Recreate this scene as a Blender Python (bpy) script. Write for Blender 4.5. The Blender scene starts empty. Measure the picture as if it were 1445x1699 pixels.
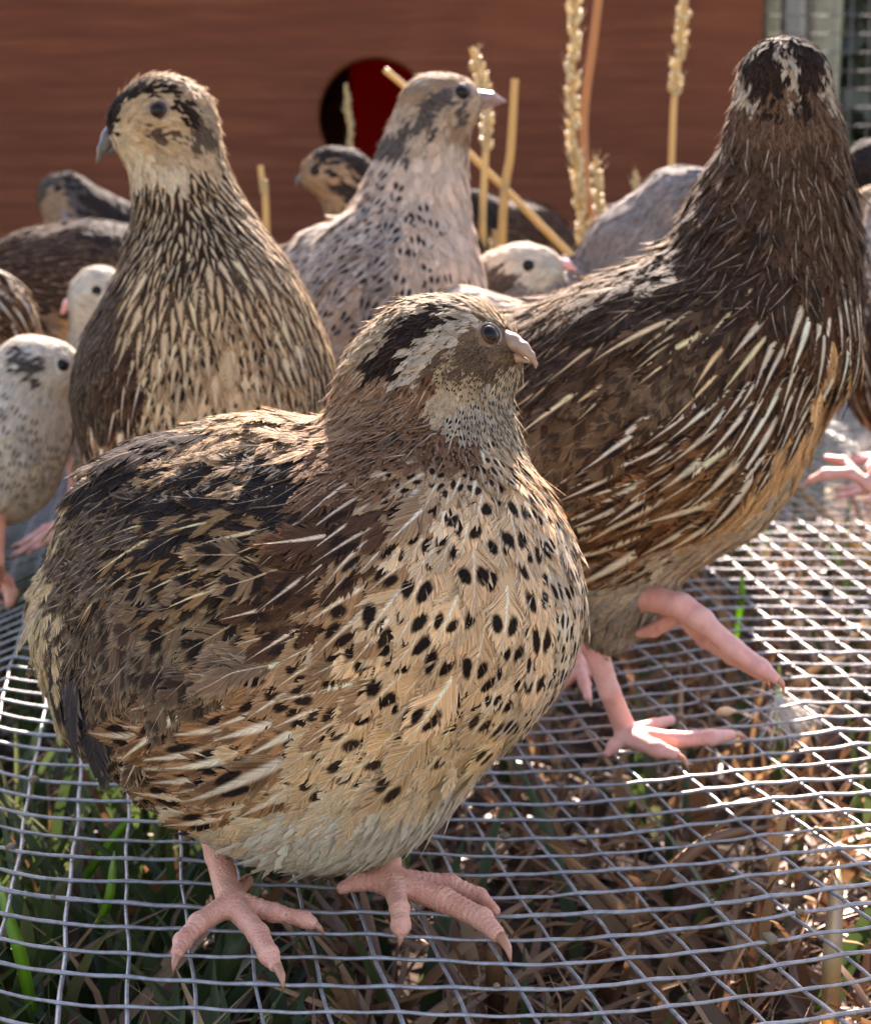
import bpy, math, random
import numpy as np
from mathutils import Vector

# ------------------------------------------------------------------ camera
F, YH, HC = 2700.0, 440.0, 136.82          # focal length and horizon row in photo pixels, height over the mesh (mm)
CX, CY = 722.5, 849.5
TH = math.atan((CY - YH) / F)
SC = bpy.context.scene
COL = SC.collection
cam_d = bpy.data.cameras.new('camera')
cam = bpy.data.objects.new('camera', cam_d); COL.objects.link(cam)
cam.location = (0, 0, HC / 1000)
cam.rotation_euler = (math.pi / 2 - TH, 0, 0)
cam_d.sensor_fit = 'HORIZONTAL'; cam_d.sensor_width = 36.0
cam_d.lens = F / 1445.0 * 36.0
cam_d.clip_start = 0.01; cam_d.clip_end = 400
cam_d.dof.use_dof = True
cam_d.dof.focus_distance = 0.325
cam_d.dof.aperture_fstop = 36
SC.camera = cam

# ------------------------------------------------------------------ light
SUN_EL, SUN_AZ = math.radians(38), math.radians(4)      # behind the birds, a little to the right
world = bpy.data.worlds.new('World'); SC.world = world; world.use_nodes = True
nt = world.node_tree
sky = nt.nodes.new('ShaderNodeTexSky'); sky.sky_type = 'NISHITA'; sky.sun_disc = False
sky.sun_elevation = SUN_EL; sky.sun_rotation = SUN_AZ
sky.dust_density = 2.0; sky.ozone_density = 1.0
nt.links.new(sky.outputs[0], nt.nodes['Background'].inputs[0])
nt.nodes['Background'].inputs[1].default_value = 0.085
sun_d = bpy.data.lights.new('sun', 'SUN'); sun_d.energy = 5.0; sun_d.angle = math.radians(0.5); sun_d.color = (1, .93, .82)
sun = bpy.data.objects.new('sun', sun_d); COL.objects.link(sun)
sdir = Vector((math.sin(SUN_AZ) * math.cos(SUN_EL), math.cos(SUN_AZ) * math.cos(SUN_EL), math.sin(SUN_EL)))
sun.rotation_euler = (-sdir).to_track_quat('-Z', 'Y').to_euler(); sun.location = (0, 3, 3)
vs = SC.view_settings
vs.view_transform = 'Standard'; vs.look = 'None'; vs.gamma = 1.0; vs.use_curve_mapping = False
vs.exposure = 2.75
vs.use_white_balance = True; vs.white_balance_temperature = 7000; vs.white_balance_tint = 21
SC.cycles.use_denoising = True
SC.cycles.max_bounces = 8; SC.cycles.transparent_max_bounces = 8
SC.cycles.caustics_reflective = False; SC.cycles.caustics_refractive = False

RNG = np.random.default_rng(7); random.seed(7)

# ------------------------------------------------------------------ pixels to places (all in mm)
CT, ST = math.cos(TH), math.sin(TH)
def ray(px, py):
    a, b = (px - CX) / F, (py - CY) / F
    return np.array([a, CT - b * ST, -(ST + b * CT)])
def P(px, py, Y):
    d = ray(px, py); return np.array([0, 0, HC]) + d * (Y / d[1])
def pxmm(px, py, Y):                       # size of one photo pixel at that distance
    return Y / ray(px, py)[1] / F
S = 12.7                                   # wire floor: cell size, skew and sag
FX0, FY0, SH = -57.55, 285.73, -0.18466
ZC = np.array([6.22887, 0.85939, -1.70146, -2.68153, -3.32129, -3.96373, -4.1579, -4.06194, -4.37128, -4.50525, -3.94209,
               -2.50062, -1.00877, 0.73801, 3.00546, 4.92683, 6.40154, 7.17576, 6.90274])
def zcr(C, R):
    q = np.clip((np.asarray(C, float) - 8 - np.asarray(R, float) * .12) / 7, 0, 1); RISE = q * q * (3 - 2 * q) * np.clip(.9 * np.logaddexp(0, (np.asarray(R, float) - 15) / 2) * 2 + .5 * np.maximum(0, np.asarray(R, float) - 26), 0, 44)   # the back right part tips up
    R = 18 * np.tanh(R / 18); C = np.clip(C, -4, 16); D = C - 6
    return np.interp(C, np.arange(-3, 16), ZC) - .13713 * D * R + .06178 * (R - 6) ** 2 - .00472 * D * D * R + .001435 * D ** 3 * R + RISE
def floor_pt(C, R):
    C = np.asarray(C, float); R = np.asarray(R, float)
    C, R = np.broadcast_arrays(C, R)
    return np.stack([FX0 + C * S + SH * R * S, FY0 + R * S, zcr(C, R)], -1)
def zf(x, y):
    R = (y - FY0) / S; return zcr((x - FX0 - SH * (y - FY0)) / S, R)
def G(px, py, dz=0.0):                     # where the pixel's ray meets the wire floor (raised by dz)
    d = ray(px, py); z = 0.0
    for _ in range(12):
        t = (HC - z - dz) / -d[2]; p = np.array([0, 0, HC]) + d * t
        z = .5 * z + .5 * float(zf(p[0], p[1]))
    p = np.array([0, 0, HC]) + d * ((HC - z - dz) / -d[2])
    return p

# ------------------------------------------------------------------ objects
def tag(o, label=None, cat=None, group=None, kind=None):
    if label: o['label'] = label
    if cat: o['category'] = cat
    if group: o['group'] = group
    if kind: o['kind'] = kind
    return o
def thing(name, base, label, cat, group=None):
    o = bpy.data.objects.new(name, None); COL.objects.link(o)
    o.empty_display_size = .01
    o.location = tuple(np.asarray(base, float) / 1000)
    return tag(o, label, cat, group)
def root_of(o):
    p = np.zeros(3)
    while o is not None:
        p = p + np.array(o.location); o = o.parent
    return p
def mk(name, V, faces, mat, parent=None, smooth=True, attrs=None, origin=None):
    """V in mm (n,3); faces: list of int arrays (m,3)/(m,4)"""
    V = np.asarray(V, float) / 1000
    me = bpy.data.meshes.new(name)
    if parent is not None:
        V = V - root_of(parent)
        loc = (0, 0, 0)
    else:
        loc = np.asarray(origin, float) / 1000 if origin is not None else np.zeros(3)
        V = V - loc
    faces = [np.asarray(f, np.int32) for f in (faces if isinstance(faces, list) else [faces]) if len(f)]
    tot = np.concatenate([np.full(len(f), f.shape[1], np.int32) for f in faces])
    flat = np.concatenate([f.ravel() for f in faces])
    me.vertices.add(len(V)); me.vertices.foreach_set('co', V.astype(np.float32).ravel())
    me.loops.add(len(flat)); me.loops.foreach_set('vertex_index', flat)
    me.polygons.add(len(tot))
    me.polygons.foreach_set('loop_start', np.concatenate([[0], np.cumsum(tot)[:-1]]).astype(np.int32))
    me.polygons.foreach_set('loop_total', tot)
    me.polygons.foreach_set('use_smooth', np.full(len(tot), smooth))
    for k, (ty, arr) in (attrs or {}).items():
        a = me.attributes.new(k, ty, 'POINT')
        arr = np.asarray(arr, np.float32)
        a.data.foreach_set('color' if ty == 'FLOAT_COLOR' else ('vector' if ty == 'FLOAT_VECTOR' else 'value'), arr.ravel())
    me.update(); me.validate()
    me.materials.append(mat)
    o = bpy.data.objects.new(name, me); COL.objects.link(o)
    o.parent = parent; o.location = tuple(loc)
    return o
def tube(pts, rad, sides=6, cap=True):
    pts = np.asarray(pts, float); n = len(pts)
    rad = np.broadcast_to(np.asarray(rad, float), (n,))
    t = np.gradient(pts, axis=0); t /= np.linalg.norm(t, axis=1, keepdims=True) + 1e-12
    up = np.array([0, 0, 1.0]) if abs(t[:, 2]).max() < .85 else np.array([.31, -.95, .05])
    a = np.cross(t, up); a /= np.linalg.norm(a, axis=1, keepdims=True) + 1e-9
    b = np.cross(a, t)
    an = np.arange(sides) / sides * 2 * math.pi
    V = pts[:, None] + rad[:, None, None] * (a[:, None] * np.cos(an)[None, :, None] + b[:, None] * np.sin(an)[None, :, None])
    V = V.reshape(-1, 3)
    i = np.arange(n - 1)[:, None] * sides; j = np.arange(sides)[None]; k = (j + 1) % sides
    Q = np.stack([i + j, i + k, i + sides + k, i + sides + j], -1).reshape(-1, 4)
    fs = [Q]
    if cap:
        V = np.concatenate([V, pts[:1], pts[-1:]]); c = len(V) - 2
        jj = np.arange(sides); kk = (jj + 1) % sides
        fs.append(np.concatenate([np.stack([kk, jj, np.full(sides, c)], -1),
                                  np.stack([(n - 1) * sides + jj, (n - 1) * sides + kk, np.full(sides, c + 1)], -1)]))
    return V, fs
class Join:
    def __init__(s): s.V = []; s.Q = []; s.T = []; s.n = 0
    def add(s, V, fs):
        for f in fs: (s.Q if f.shape[1] == 4 else s.T).append(f + s.n)
        s.V.append(V); s.n += len(V)
    def out(s):
        return np.concatenate(s.V), ([np.concatenate(s.Q)] if s.Q else []) + ([np.concatenate(s.T)] if s.T else [])
def box(x0, x1, y0, y1, z0, z1):
    V = np.array([[x, y, z] for x in (x0, x1) for y in (y0, y1) for z in (z0, z1)], float)
    return V, [np.array([[0, 1, 3, 2], [4, 6, 7, 5], [0, 4, 5, 1], [2, 3, 7, 6], [0, 2, 6, 4], [1, 5, 7, 3]])]
def spline(pts, n):
    pts = np.asarray(pts, float); m = len(pts)
    if m < 3: return pts[0] + (pts[-1] - pts[0]) * np.linspace(0, 1, n)[:, None]
    q = np.concatenate([[2 * pts[0] - pts[1]], pts, [2 * pts[-1] - pts[-2]]])
    t = np.linspace(0, m - 1 - 1e-6, n); i = t.astype(int); u = (t - i)[:, None]
    a, b, c, d = q[i], q[i + 1], q[i + 2], q[i + 3]
    return .5 * (2 * b + (c - a) * u + (2 * a - 5 * b + 4 * c - d) * u ** 2 + (3 * b - a - 3 * c + d) * u ** 3)

# ------------------------------------------------------------------ materials
class Mat:
    def __init__(s, name):
        s.m = bpy.data.materials.new(name); s.m.use_nodes = True
        s.t = s.m.node_tree; s.b = s.t.nodes['Principled BSDF']; s.o = s.t.nodes['Material Output']
    def n(s, ty, **kw):
        x = s.t.nodes.new(ty)
        for k, v in kw.items(): setattr(x, k, v)
        return x
    def set(s, sock, v):
        if hasattr(v, 'is_output') or isinstance(v, bpy.types.NodeSocket): s.t.links.new(v, sock)
        else: sock.default_value = v
    def f(s, op, *a, clamp=False):
        x = s.n('ShaderNodeMath', operation=op, use_clamp=clamp)
        for i, v in enumerate(a): s.set(x.inputs[i], v)
        return x.outputs[0]
    def ss(s, lo, hi, v):                   # smoothstep
        x = s.n('ShaderNodeMapRange', interpolation_type='SMOOTHSTEP')
        s.set(x.inputs['Value'], v); s.set(x.inputs['From Min'], lo); s.set(x.inputs['From Max'], hi)
        return x.outputs[0]
    def mix(s, fac, a, b, mode='MIX'):
        x = s.n('ShaderNodeMix', data_type='RGBA', blend_type=mode)
        s.set(x.inputs[0], fac)
        for k, v in ((6, a), (7, b)): s.set(x.inputs[k], (*v, 1) if isinstance(v, tuple) and len(v) == 3 else v)
        return x.outputs[2]
    def attr(s, name): return s.n('ShaderNodeAttribute', attribute_name=name).outputs
    def pos(s): return s.n('ShaderNodeNewGeometry').outputs['Position']
    def obj(s): return s.n('ShaderNodeTexCoord').outputs['Object']
    def scale(s, v, sc):
        x = s.n('ShaderNodeMapping'); s.set(x.inputs[0], v); x.inputs[3].default_value = sc; return x.outputs[0]
    def noise(s, v, sc, det=3, rough=.55):
        x = s.n('ShaderNodeTexNoise'); s.set(x.inputs['Vector'], v)
        x.inputs['Scale'].default_value = sc; x.inputs['Detail'].default_value = det; x.inputs['Roughness'].default_value = rough
        return x.outputs[0]
    def ramp(s, v, stops):
        x = s.n('ShaderNodeValToRGB'); s.set(x.inputs[0], v)
        e = x.color_ramp.elements
        while len(e) < len(stops): e.new(.5)
        for q, (p, c) in zip(e, stops): q.position = p; q.color = (*c, 1)
        return x.outputs[0]
    def bump(s, h, strength=.3, dist=.001):
        x = s.n('ShaderNodeBump'); s.set(x.inputs['Height'], h)
        x.inputs['Strength'].default_value = strength; x.inputs['Distance'].default_value = dist
        s.t.links.new(x.outputs[0], s.b.inputs['Normal']); return x.outputs[0]
    def col(s, c): s.set(s.b.inputs['Base Color'], (*c, 1) if isinstance(c, tuple) and len(c) == 3 else c)
    def rough(s, r, spec=None, metal=None):
        s.set(s.b.inputs['Roughness'], r)
        if spec is not None: s.b.inputs['Specular IOR Level'].default_value = spec
        if metal is not None: s.b.inputs['Metallic'].default_value = metal
    def translucent(s, c, fac):
        tr = s.n('ShaderNodeBsdfTranslucent'); s.set(tr.inputs[0], (*c, 1) if isinstance(c, tuple) else c)
        mx = s.n('ShaderNodeMixShader'); s.set(mx.inputs[0], fac)
        s.t.links.new(s.b.outputs[0], mx.inputs[1]); s.t.links.new(tr.outputs[0], mx.inputs[2])
        s.t.links.new(mx.outputs[0], s.o.inputs[0])

def m_feather():
    M = Mat('feather')
    sp = M.n('ShaderNodeSeparateXYZ'); M.set(sp.inputs[0], M.attr('fuv')[1])
    u0, v0 = sp.outputs[0], sp.outputs[1]
    pa = M.attr('pa'); pb = M.attr('pb')
    sa = M.n('ShaderNodeSeparateColor'); M.set(sa.inputs[0], pa[0])
    sb = M.n('ShaderNodeSeparateColor'); M.set(sb.inputs[0], pb[0])
    hw, spot, bar, edge = sa.outputs[0], sa.outputs[1], sa.outputs[2], pa[3]
    rnd, freq, sv, soft = sb.outputs[0], sb.outputs[1], sb.outputs[2], pb[3]
    # a coordinate that is the feather's own, shifted for every feather
    cv = M.n('ShaderNodeCombineXYZ'); M.set(cv.inputs[0], u0); M.set(cv.inputs[1], M.f('MULTIPLY', v0, 2.0)); M.set(cv.inputs[2], M.f('MULTIPLY', rnd, 57.0))
    nz = M.noise(cv.outputs[0], 2.2, 2)
    nd = M.f('MULTIPLY', M.f('SUBTRACT', nz, .5), .34)
    u = M.f('ADD', u0, nd); v = M.f('ADD', v0, M.f('MULTIPLY', nd, .5))
    au = M.f('ABSOLUTE', u0)
    aud = M.f('ABSOLUTE', u)
    # barbs run outwards and towards the tip
    barb = M.f('SUBTRACT', M.f('MULTIPLY', v0, 13.0), M.f('MULTIPLY', au, 4.2))
    cb = M.n('ShaderNodeCombineXYZ'); M.set(cb.inputs[0], M.f('MULTIPLY', barb, 1.0)); M.set(cb.inputs[1], M.f('MULTIPLY', M.f('SIGN', u0), 3.0)); M.set(cb.inputs[2], M.f('MULTIPLY', rnd, 91.0))
    bn = M.noise(cb.outputs[0], 2.3, 3, .7)
    # spots either side of the shaft
    du = M.f('DIVIDE', M.f('SUBTRACT', aud, .47), .30)
    dv = M.f('DIVIDE', M.f('SUBTRACT', M.f('ADD', v, M.f('MULTIPLY', M.f('SUBTRACT', bn, .5), .10)), sv), .135)
    dd = M.f('SQRT', M.f('ADD', M.f('MULTIPLY', du, du), M.f('MULTIPLY', dv, dv)))
    lim = M.f('ADD', .62, M.f('MULTIPLY', M.noise(cv.outputs[0], 1.1, 1), .62))
    spm = M.f('MULTIPLY', M.f('SUBTRACT', 1.0, M.ss(M.f('MULTIPLY', lim, .68), M.f('MULTIPLY', lim, 1.28), dd)), spot)
    # bars
    ph = M.f('ADD', M.f('MULTIPLY', M.f('ADD', v, M.f('MULTIPLY', aud, -.22)), M.f('MULTIPLY', freq, 62.83)), M.f('MULTIPLY', rnd, 6.28))
    bm = M.f('MULTIPLY', M.ss(-.15, .5, M.f('ADD', M.f('SINE', ph), M.f('MULTIPLY', M.f('SUBTRACT', bn, .5), 1.2))), bar)
    mark = M.f('MAXIMUM', spm, bm)
    c = M.mix(mark, M.attr('cg')[0], M.attr('cm')[0])
    ed = M.f('MULTIPLY', M.f('MAXIMUM', M.ss(.62, .95, aud), M.ss(.86, .99, v)), edge)
    c = M.mix(ed, c, M.attr('ce')[0])
    hwt = M.f('MULTIPLY', hw, M.f('SUBTRACT', 1.15, M.f('MULTIPLY', v0, .45)))
    sh = M.f('SUBTRACT', 1.0, M.ss(M.f('MULTIPLY', hwt, .25), M.f('MULTIPLY', hwt, 1.15), M.f('ABSOLUTE', M.f('ADD', u0, M.f('MULTIPLY', M.f('SUBTRACT', bn, .5), .12)))))
    sh = M.f('MULTIPLY', sh, M.ss(.0, .02, hw))
    c = M.mix(sh, c, M.attr('cs')[0])
    # barbs: light and dark hairs
    val = M.f('MAXIMUM', .25, M.f('ADD', -.12, M.f('MULTIPLY', bn, 2.2)))
    cc = M.n('ShaderNodeCombineColor')
    for i in range(3): M.set(cc.inputs[i], val)
    c = M.mix(1.0, c, cc.outputs[0], 'MULTIPLY')
    M.col(c); M.rough(.7, .10)
    M.bump(bn, .8, .0008)
    M.translucent(c, .30)
    return M.m
def m_body():
    M = Mat('down'); c = M.attr('cg')[0]
    M.col(c); M.rough(.9, .1); return M.m
def m_skin(name, c1, c2, c3, scale=1.0, am=.28, bs=.4):
    M = Mat(name); p = M.pos()
    n1 = M.noise(p, 190, 3)
    vor = M.n('ShaderNodeTexVoronoi'); vor.feature = 'DISTANCE_TO_EDGE'
    M.set(vor.inputs['Vector'], p); vor.inputs['Scale'].default_value = 900 * scale
    cr = M.ss(.0, .16, vor.outputs[0])
    c = M.mix(M.ss(.35, .65, n1), c1, c2)
    c = M.mix(M.f('MULTIPLY', M.f('SUBTRACT', 1.0, cr), am), c, c3)
    c = M.mix(M.f('MULTIPLY', M.ss(.58, .72, M.noise(p, 75, 4)), .5), c, tuple(x * .55 for x in c1))
    M.col(c); M.rough(.52, .4)
    M.bump(M.f('ADD', cr, M.f('MULTIPLY', M.noise(p, 1500, 2), .5)), bs, .0006)
    M.b.inputs['Subsurface Weight'].default_value = .22
    M.b.inputs['Subsurface Radius'].default_value = (.0022, .0008, .0005)
    M.b.inputs['Subsurface Scale'].default_value = 1.0
    return M.m
def m_simple(name, c, r=.5, spec=.5, coat=0, var=.15, vs_=300, sub=0):
    M = Mat(name); n = M.noise(M.pos(), vs_, 3)
    d = tuple(x * (1 - var) for x in c); e = tuple(min(1, x * (1 + var)) for x in c)
    M.col(M.mix(n, d, e)); M.rough(r, spec)
    if coat: M.b.inputs['Coat Weight'].default_value = coat; M.b.inputs['Coat Roughness'].default_value = .03
    if sub: M.b.inputs['Subsurface Weight'].default_value = sub; M.b.inputs['Subsurface Radius'].default_value = (.002, .001, .0006); M.b.inputs['Subsurface Scale'].default_value = 1
    return M.m
def m_wire():
    M = Mat('galvanised_wire'); p = M.pos()
    n = M.noise(p, 420, 4, .7); n2 = M.noise(p, 60, 2)
    c = M.ramp(n, [(.2, (.12, .118, .118)), (.45, (.25, .25, .255)), (.7, (.38, .38, .385))])
    c = M.mix(M.ss(.6, .75, n2), c, (.17, .145, .115))
    M.col(c); M.rough(M.f('ADD', .3, M.f('MULTIPLY', n, .3)), .6, .35)
    M.bump(n, .3, .0003); return M.m
def m_wood():
    M = Mat('red_stained_wood'); p = M.obj()
    wob = M.n('ShaderNodeVectorMath', operation='ADD'); M.set(wob.inputs[0], p)
    wz = M.n('ShaderNodeCombineXYZ'); M.set(wz.inputs[2], M.f('MULTIPLY', M.noise(M.scale(p, (1.0, 1.0, 1.6)), 6.0, 2), .014)); M.set(wob.inputs[1], wz.outputs[0]); pw = wob.outputs[0]
    g = M.noise(M.scale(pw, (2.6, 8, 42)), 3.0, 6, .68)
    g2 = M.noise(M.scale(pw, (6, 8, 230)), 3.0, 4, .65)
    b = M.noise(p, 7, 2)
    c = M.ramp(g, [(.25, (.072, .0200, .0090)), (.5, (.112, .0345, .0160)), (.75, (.172, .060, .029))])
    c = M.mix(M.f('MULTIPLY', M.ss(.5, .8, g2), .45), c, (.05, .013, .009))
    c = M.mix(M.f('MULTIPLY', M.ss(.55, .75, b), .35), c, (.20, .065, .03))
    M.col(c); M.rough(M.f('ADD', .6, M.f('MULTIPLY', g, .25)), .15); M.bump(M.f('ADD', g, M.f('MULTIPLY', g2, .5)), .35, .0015); return M.m
def m_blade(name, stops, tr=.35):
    M = Mat(name)
    r = M.attr('rv')[2]; p = M.pos()
    n = M.noise(p, 160, 3)
    c = M.ramp(M.f('ADD', M.f('MULTIPLY', r, .8), M.f('MULTIPLY', n, .2)), stops)
    M.col(c); M.rough(.45, .4); M.translucent(c, tr); return M.m
def m_soil():
    M = Mat('soil'); p = M.pos()
    n = M.noise(p, 70, 5, .7); n2 = M.noise(p, 1.5, 3)
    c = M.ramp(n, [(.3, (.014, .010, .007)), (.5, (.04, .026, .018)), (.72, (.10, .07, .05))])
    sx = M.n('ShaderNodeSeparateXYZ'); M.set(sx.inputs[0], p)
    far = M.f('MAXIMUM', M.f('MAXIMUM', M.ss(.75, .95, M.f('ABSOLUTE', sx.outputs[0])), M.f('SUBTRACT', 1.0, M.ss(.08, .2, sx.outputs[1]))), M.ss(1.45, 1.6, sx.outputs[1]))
    c = M.mix(far, c, M.mix(M.ss(.4, .65, n2), (.30, .24, .15), (.20, .19, .10)))  # pale surround out of view, added to bounce warm light onto the birds
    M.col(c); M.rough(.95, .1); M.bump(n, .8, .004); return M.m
MOLD = m_simple('old_dull_wire', (.13, .125, .115), .7, .2, var=.4, vs_=80)
MF, MB, MW, MWOOD = m_feather(), m_body(), m_wire(), m_wood()
MSKIN = m_skin('pink_leg_skin', (.64, .26, .165), (.72, .34, .225), (.76, .49, .35))
MSKIN2 = m_skin('smooth_pink_leg_skin', (.62, .29, .235), (.68, .36, .29), (.60, .30, .24), 1.2, .15, .18)
MCLAW = m_simple('claw_horn', (.44, .20, .115), .35, .5, sub=.2)
MBILL = m_simple('grey_bill_horn', (.075, .062, .060), .4, .35)
MBILLT = m_simple('tan_bill_horn', (.27, .175, .125), .45, .3, var=.4, vs_=500)
MBILLG = m_simple('greyish_pink_bill_horn', (.20, .135, .125), .35, .5, sub=.1)
MBILLP = m_simple('pink_bill_horn', (.66, .33, .28), .35, .5, sub=.2)
MEYE = m_simple('dark_eye', (.008, .006, .005), .05, .16)
MIRIS = m_simple('brown_iris', (.05, .028, .018), .08, .16)
MLID = m_simple('pale_eyelid', (.33, .27, .22), .6, .3)
MLIDD = m_simple('grey_eyelid', (.19, .15, .13), .6, .3)
# ------------------------------------------------------------------ the setting
def vrand(n): return RNG.random(n)
ZG = -72.0                                  # soil below the raised wire floor
def build_ground():
    n = 60
    gx = np.concatenate([[-150000, -40000, -8000, -2500], np.linspace(-900, 900, n), [2500, 8000, 40000, 150000]])
    gy = np.concatenate([[-150000, -20000, -3000, -800], np.linspace(60, 1500, n), [2600, 8000, 40000, 150000]])
    X, Y = np.meshgrid(gx, gy, indexing='ij')
    near = (abs(X) < 950) & (Y > 0) & (Y < 1600)
    Z = ZG + np.where(near, 5 * np.sin(X / 37) * np.cos(Y / 29) + RNG.normal(0, 2.5, X.shape), 0)
    V = np.stack([X, Y, Z], -1).reshape(-1, 3)
    a, b = len(gx), len(gy)
    i, j = np.meshgrid(np.arange(a - 1), np.arange(b - 1), indexing='ij')
    q = np.stack([i * b + j, (i + 1) * b + j, (i + 1) * b + j + 1, i * b + j + 1], -1).reshape(-1, 4)
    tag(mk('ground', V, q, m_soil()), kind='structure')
build_ground()

def blades(root, tip, width, bend, seg=5):
    """curved grass blades: root (n,3), tip (n,3), width (n), bend (n,3)"""
    n = len(root); t = np.linspace(0, 1, seg + 1)
    c = root[:, None] * (1 - t)[None, :, None] + tip[:, None] * t[None, :, None] + bend[:, None] * (4 * t * (1 - t))[None, :, None]
    d = tip - root
    an = RNG.uniform(0, math.pi, n)
    side = np.stack([np.cos(an), np.sin(an), 0 * an], -1)
    w = width[:, None] * np.array([.8, 1, .95, .8, .5, .04])[None] if seg == 5 else width[:, None] * np.interp(t, [0, .3, .7, 1], [.8, 1, .75, .04])[None]
    up = np.cross(side, d / np.linalg.norm(d, axis=1, keepdims=True))
    L = c - side[:, None] * w[..., None] / 2; Rr = c + side[:, None] * w[..., None] / 2
    Mi = c + up[:, None] * (w * .18)[..., None]
    V = np.stack([L, Mi, Rr], 2).reshape(-1, 3)
    base = (np.arange(n) * (seg + 1) * 3)[:, None, None]
    i = (np.arange(seg) * 3)[None, :, None]; k = np.arange(2)[None, None, :]
    a = base + i + k
    Q = np.stack([a, a + 1, a + 4, a + 3], -1).reshape(-1, 4)
    rv = np.repeat(RNG.random(n), (seg + 1) * 3)
    return V, Q, rv
MGRASS = m_blade('green_grass', [(.0, (.022, .036, .011)), (.4, (.042, .066, .018)), (.75, (.07, .094, .03)), (1, (.15, .125, .055))])
MSTRAW = m_blade('dry_grass', [(.0, (.055, .025, .012)), (.35, (.14, .066, .03)), (.7, (.25, .13, .06)), (1, (.40, .25, .12))], .25)
MLITTER = m_blade('leaf_litter', [(.0, (.05, .025, .015)), (.5, (.14, .08, .05)), (1, (.30, .21, .15))], .1)
def sample_floor(n, dens):
    """points under the wire floor, thinned by dens(px)->0..1"""
    out = []
    while len(out) < n:
        Y = 230 + 950 * RNG.random() ** 1.35
        X = (RNG.random() - .5) * (.70 * Y + 60)
        px = CX + F * X / Y
        if RNG.random() < dens(px, Y): out.append((X, Y))
    return np.array(out)
def under_grass():
    # green tufts, thick on the left and here and there on the right
    def dg(px, Y):
        v = .85 if px < 330 else (.35 if px < 520 else .07)
        return v * (.35 + .65 * (math.sin(px / 47 + Y / 60) > -.2))
    p = sample_floor(1500, dg); n = len(p)
    root = np.concatenate([p, np.full((n, 1), ZG - 2)], 1)
    L = RNG.uniform(45, 105, n); az = RNG.uniform(0, 6.28, n); lean = np.abs(RNG.normal(.35, .25, n))
    tip = root + np.stack([np.cos(az) * np.sin(lean) * L, np.sin(az) * np.sin(lean) * L, np.cos(lean) * L], -1)
    tip[:, 2] = np.minimum(tip[:, 2], zf(tip[:, 0], tip[:, 1]) - RNG.uniform(4, 28, n))
    bend = np.stack([-np.cos(az) * 6, -np.sin(az) * 6, np.full(n, 5.0)], -1) * RNG.uniform(.3, 1.4, (n, 1))
    V, Q, rv = blades(root, tip, RNG.uniform(2.5, 6.8, n), bend)
    tag(mk('green_grass', V, Q, MGRASS, attrs={'rv': ('FLOAT', rv)}), 'green grass blades growing up under the wire floor', 'grass', kind='stuff')
    # dry, bent straw and dead leaves, thick on the right
    def ds(px, Y):
        return .45 if px < 300 else (.7 if px < 560 else 1.0)
    p = sample_floor(2300, ds); n = len(p)
    root = np.concatenate([p, (ZG + RNG.uniform(-2, 14, n))[:, None]], 1)
    L = RNG.uniform(30, 95, n); az = RNG.uniform(0, 6.28, n); lean = np.clip(RNG.normal(.95, .42, n), .1, 1.5)
    tip = root + np.stack([np.cos(az) * np.sin(lean) * L, np.sin(az) * np.sin(lean) * L, np.cos(lean) * L], -1)
    tip[:, 2] = np.minimum(tip[:, 2], zf(tip[:, 0], tip[:, 1]) - RNG.uniform(4, 30, n))
    bend = np.stack([RNG.normal(0, 7, n), RNG.normal(0, 7, n), RNG.uniform(0, 14, n)], -1)
    bend[:, 2] = np.minimum(bend[:, 2], 9)
    V, Q, rv = blades(root, tip, RNG.uniform(1.1, 4.4, n) * np.where(RNG.random(n) < .14, 2.0, 1), bend)
    zz = zf(V[:, 0], V[:, 1]) - 3; V[:, 2] = np.minimum(V[:, 2], zz)
    tag(mk('dry_grass', V, Q, MSTRAW, attrs={'rv': ('FLOAT', rv)}), 'brown dry grass and straw lying under the wire floor', 'grass', kind='stuff')
    p = sample_floor(2600, lambda a, b: 1.0); n = len(p)
    root = np.concatenate([p, (ZG + RNG.uniform(0, 6, n))[:, None]], 1)
    az = RNG.uniform(0, 6.28, n); L = RNG.uniform(5, 16, n)
    tip = root + np.stack([np.cos(az) * L, np.sin(az) * L, RNG.normal(0, 3, n)], -1)
    V, Q, rv = blades(root, tip, RNG.uniform(3, 8, n), np.stack([0 * az, 0 * az, RNG.uniform(0, 3, n)], -1), 4)
    tag(mk('leaf_litter', V, Q, MLITTER, attrs={'rv': ('FLOAT', rv)}), 'dead leaf litter and crumbs on the soil', 'litter', kind='stuff')
under_grass()

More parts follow.
